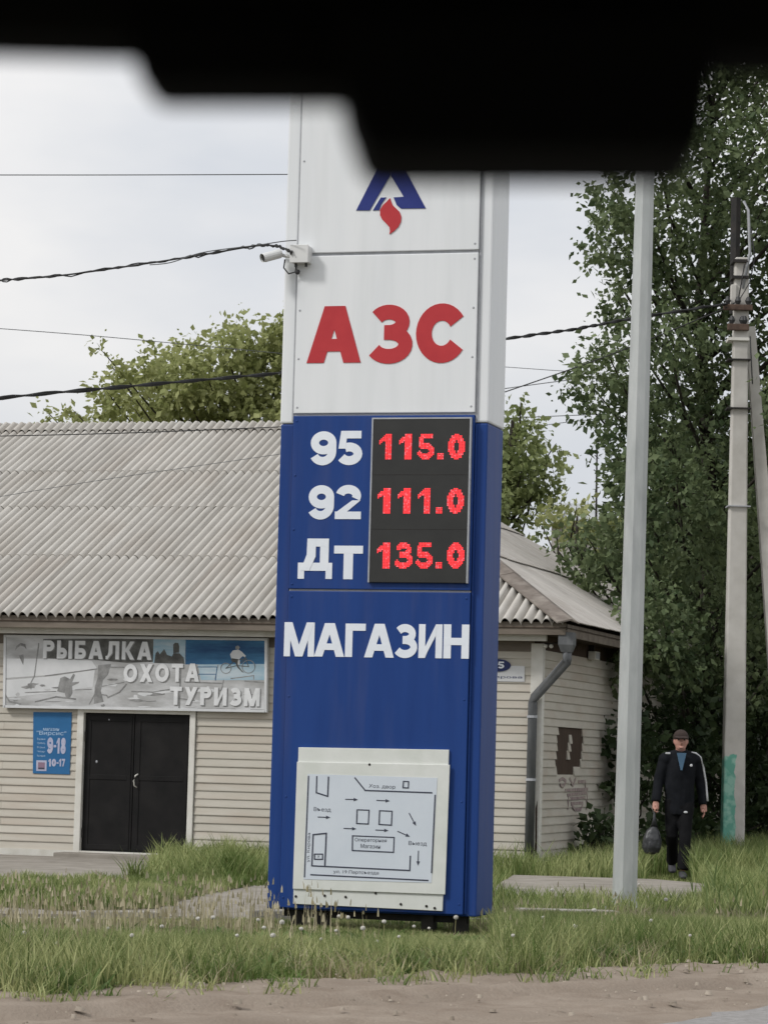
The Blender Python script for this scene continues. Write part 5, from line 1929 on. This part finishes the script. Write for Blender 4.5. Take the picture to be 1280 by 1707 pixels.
# strip on the pavement left of the sign
isl = [ground(-120, 1478), ground(60, 1476), ground(330, 1474), ground(420, 1478), ground(330, 1494), ground(260, 1516), ground(120, 1520), ground(-120, 1506)]
sheet('soil_strip', isl, .004, SOIL)
bb = [p for p in isl]
g = np.random.default_rng(121)
xa, xb = min(p.x for p in bb), max(p.x for p in bb)
ya, yb = min(p.y for p in bb), max(p.y for p in bb)
x = g.uniform(xa - .2, xb + .2, 45000)
y = g.uniform(ya - .2, yb + .2, 45000)
n2 = nz(x, y, 2.2, 4)
x2, y2 = x + .25 * n2, y + .4 * n2
keep = inpoly(x2, y2, isl) & (g.random(len(x)) < np.clip(.6 + .9 * n2, .12, 1))
x, y, n2 = x[keep], y[keep], n2[keep]
tag(make_grass('strip_grass', x, y, np.clip(.09 + .07 * n2 + .07 * g.random(len(x)), .03, .3), .006, GR2, 122, z=.0), 'low patchy strip of grass on the pavement before the shop', 'grass')
# weeds against the wall right of the door
wd_ = [ground(228, 1476), ground(330, 1480), ground(470, 1478), ground(640, 1470), ground(640, 1450), HS.world(-1.5, -.08, 0), HS.world(-4.7, -.08, 0), ground(285, 1440)]
x = g.uniform(min(p.x for p in wd_), max(p.x for p in wd_), 40000)
y = g.uniform(min(p.y for p in wd_), max(p.y for p in wd_), 40000)
n2 = nz(x, y, 1.6, 14)
keep = inpoly(x + .3 * n2, y + .5 * n2, wd_) & (g.random(len(x)) < np.clip(.7 + 1.2 * n2, .1, 1))
x, y, n2 = x[keep], y[keep], n2[keep]
tag(make_grass('weeds', x, y, np.clip(.11 + .28 * n2 + .16 * nz(x, y, 5, 3) + .18 * g.random(len(x)) ** 2, .04, .5), .0075, GR2, 123, .5, 0.0), 'tall overgrown weeds against the wall beside the black door', 'weeds')
# dry seed stalks standing above the verge
x, y, g = scatter(3600, 17.5, 25.5, 131, .4)
ed, kk = e_dist(x, y), k_dist(x, y)
keep = (ed > 1.2) & (kk < .1) & (nz(x, y, .9, 20) > np.where(x < -.75, -.2, .22)) & ((x < .9) | (g.random(len(x)) < .5))
x, y = x[keep], y[keep]
P = np.stack([x, y, np.full(len(x), -.03)], 1)
hh = .16 + .26 * g.random(len(x))
V, pol, tt = blades(P, hh, np.full(len(x), .0042), 132, .14)
hp_ = P + np.stack([np.zeros(len(x)), np.zeros(len(x)), hh * .94], 1)
V2, pol2, tt2 = blades(hp_, .03 + .04 * g.random(len(x)), np.full(len(x), .009), 133, .2)
V = np.concatenate([V, V2])
pol = [np.concatenate([pol[0], pol2[0] + len(tt)]), np.concatenate([pol[1], pol2[1] + len(tt)])]
tag(link('dry_grass', fast_mesh('dry_grass', V, pol, DRY, np.concatenate([tt, tt2]))), 'thin dry seed stalks standing above the verge grass', 'grass', kind='stuff')
# broad weed leaves low in the verge
x, y, g = scatter(15000, 16, 24, 141, .4)
ed, kk = e_dist(x, y), k_dist(x, y)
keep = (ed > .05) & (kk < 0) & (nz(x, y, 1.7, 33) > .0) & (y < 21.5)
x, y = x[keep], y[keep]
P = np.stack([x, y, np.full(len(x), -.03)], 1)
V, pol, tt = blades(P, .07 + .13 * g.random(len(x)), np.full(len(x), .026), 142, 1.1)
tag(link('broadleaf_weeds', fast_mesh('broadleaf_weeds', V, pol, leafmat('weed_leaf', (.07, .125, .035), (.16, .22, .07), .3), tt)), 'low broad-leaved weeds among the verge grass', 'weeds', kind='stuff')

# tall leafy weeds round the poles
x, y, g = scatter(16000, 27, 42, 161, .4)
pxl = x / y * FPX + 640
keep = (k_dist(x, y) > .3) & ~inpoly(x, y, fp) & (nz(x, y, 1.4, 41) > .12) & (pxl > 1165) | ((pxl > 1150) & (y > 36) & (nz(x, y, 2.0, 43) > -.1)) | ((pxl > 845) & (pxl < 1070) & (y > 34.5) & (nz(x, y, 2.0, 44) > .15))
x, y = x[keep], y[keep]
P = np.stack([x, y, np.full(len(x), -.03)], 1)
V, pol, tt = blades(P, .22 + .34 * g.random(len(x)) ** 1.5, np.full(len(x), .011), 162, .5)
tag(link('leafy_weeds', fast_mesh('leafy_weeds', V, pol, leafmat('weed_leaf_tall', (.10, .15, .045), (.26, .31, .12), .3), tt)), 'tall leafy weeds around the foot of the concrete pole', 'weeds', kind='stuff')

# dandelion clocks
FLUFF = mat('fluff', (.62, .60, .55), (.72, .70, .66), scale=20, rough=.95, spec=.0)
STEM = mat('dandelion_stem', (.22, .20, .10), (.28, .27, .13), scale=10, rough=.8)
gd = random.Random(9)
hm = MB()
for k in range(60):
    zz = 1 - 2 * (k + .5) / 60
    t_ = k * 2.39996
    d = V3((math.sqrt(1 - zz * zz) * math.cos(t_), math.sqrt(1 - zz * zz) * math.sin(t_), zz))
    a_ = d.cross(V3((.3, .5, .8))).normalized()
    b_ = d.cross(a_)
    c_ = d * .026
    s_ = .0055
    hm.add([c_ + a_ * s_, c_ + b_ * s_, c_ - a_ * s_, c_ - b_ * s_, d * .006], [(0, 1, 2, 3), (0, 4, 1), (2, 4, 3)])
hm.ball((0, 0, 0), .016, 8, 6)
head_me = hm.mesh('seed_head', FLUFF)
stem_me = MB().tube([(0, 0, 0), (.006, .004, .5), (0, 0, 1)], [.0035, .003, .0025], 5).mesh('stem', STEM)
spots = [(95, 1573), (330, 1532), (355, 1530), (440, 1547), (455, 1560), (535, 1566), (580, 1530), (605, 1548), (628, 1571), (665, 1562), (690, 1545), (470, 1538), (502, 1549), (565, 1528), (920, 1484), (760, 1530), (715, 1548),
         (560, 1552), (270, 1545), (180, 1548), (40, 1556), (640, 1537), (430, 1534), (395, 1560), (855, 1560), (905, 1530), (958, 1545), (1010, 1560), (1085, 1535), (1150, 1560), (220, 1560), (130, 1535), (845, 1545), (990, 1518), (1110, 1500), (1065, 1475)]
for px, py in spots:
    hgt_ = gd.uniform(.12, .26)
    gp = ground(px, py, hgt_)
    dn_ = empty('dandelion', (gp.x, gp.y, -.03), gd.uniform(0, 6), 'dandelion with a white fluffy seed head standing in the roadside grass', 'dandelion', 'dandelion clocks in the grass')
    so_ = link('stem', stem_me, None, dn_)
    so_.scale = (1, 1, hgt_ + .03)
    ho_ = link('seed_head', head_me, None, dn_, (0, 0, hgt_ + .03))
    sc_h = gd.uniform(.4, .8)
    ho_.scale = (sc_h, sc_h * .9, sc_h * .85)

# pebbles and clods on the dirt
g = np.random.default_rng(151)
Vs, Fs = [], []
cube = np.array([(-1, -1, -1), (1, -1, -1), (1, 1, -1), (-1, 1, -1), (-.6, -.7, .8), (.7, -.6, .9), (.6, .7, .7), (-.7, .6, .8)], float)
cf = np.array([(4, 5, 6, 7), (0, 1, 5, 4), (1, 2, 6, 5), (2, 3, 7, 6), (3, 0, 4, 7)])
n_ = 0
for k in range(900):
    s_, d_ = g.uniform(-3.5, 9), -g.random() ** 1.5 * 4.0 + .35
    p = E0 + EDIR * s_ + ENRM * d_
    r_ = .005 + .017 * g.random() ** 5
    Vs.append(cube * np.array([r_ * g.uniform(.7, 1.5), r_ * g.uniform(.7, 1.5), r_ * g.uniform(.4, .8)]) * g.uniform(.8, 1.2, (8, 3)) + np.array([p.x, p.y, .033 + r_ * .3]))
    Fs.append(cf + n_)
    n_ += 8
tag(link('pebbles', fast_mesh('pebbles', np.concatenate(Vs), [np.concatenate(Fs)], mat('pebble', (.16, .13, .10), (.38, .33, .27), scale=3, rough=.9))), 'small pebbles and clods scattered over the dirt', 'pebbles', kind='stuff')

# ================================================================== INSIDE OF THE CAR THE PICTURE IS TAKEN FROM
CARM = mat('car_black', (.0062, .0064, .0072), rough=.95, spec=.05)
YK = .72


def kp(px, py, dy=0.0):
    """point on the windscreen's upright plane in camera-height metres"""
    return at(px, py, YK + dy)


rf = empty('car_roof_lining', (0, YK, kp(640, 40).z), 0, 'blurred black car roof lining along the top edge of the picture', 'car roof')
o_ = V3((0, YK, kp(640, 40).z))
zb = kp(640, 54).z - o_.z
MB().box(-.62, .62, .0, .05, zb, zb + .08).build('header_rail', CARM, rf, bevel=.012)
MB().box(-.62, .62, -1.5, .02, zb + .055, zb + .085).build('roof_panel', CARM, rf, bevel=.01)
mm_ = empty('mirror_mount', (0, YK, kp(640, 160).z), 0, 'blurred black mirror mount hanging below the car roof edge', 'mirror mount')
o2 = V3((0, YK, kp(640, 160).z))


def slab(pts, name, y0, y1, bev):
    mb = MB()
    mb.prism([at(a, b_, YK) - o2 + V3((0, y0, 0)) for a, b_ in pts], (0, y1 - y0, 0))
    return mb.build(name, CARM, mm_, bevel=bev, seg=3)


slab([(205, 30), (218, 90), (250, 140), (640, 140), (640, 30)], 'mount_plate', -.004, .03, .003)
slab([(552, 30), (570, 160), (606, 262), (1168, 263), (1180, 180), (1196, 30)], 'housing', -.012, .04, .004)
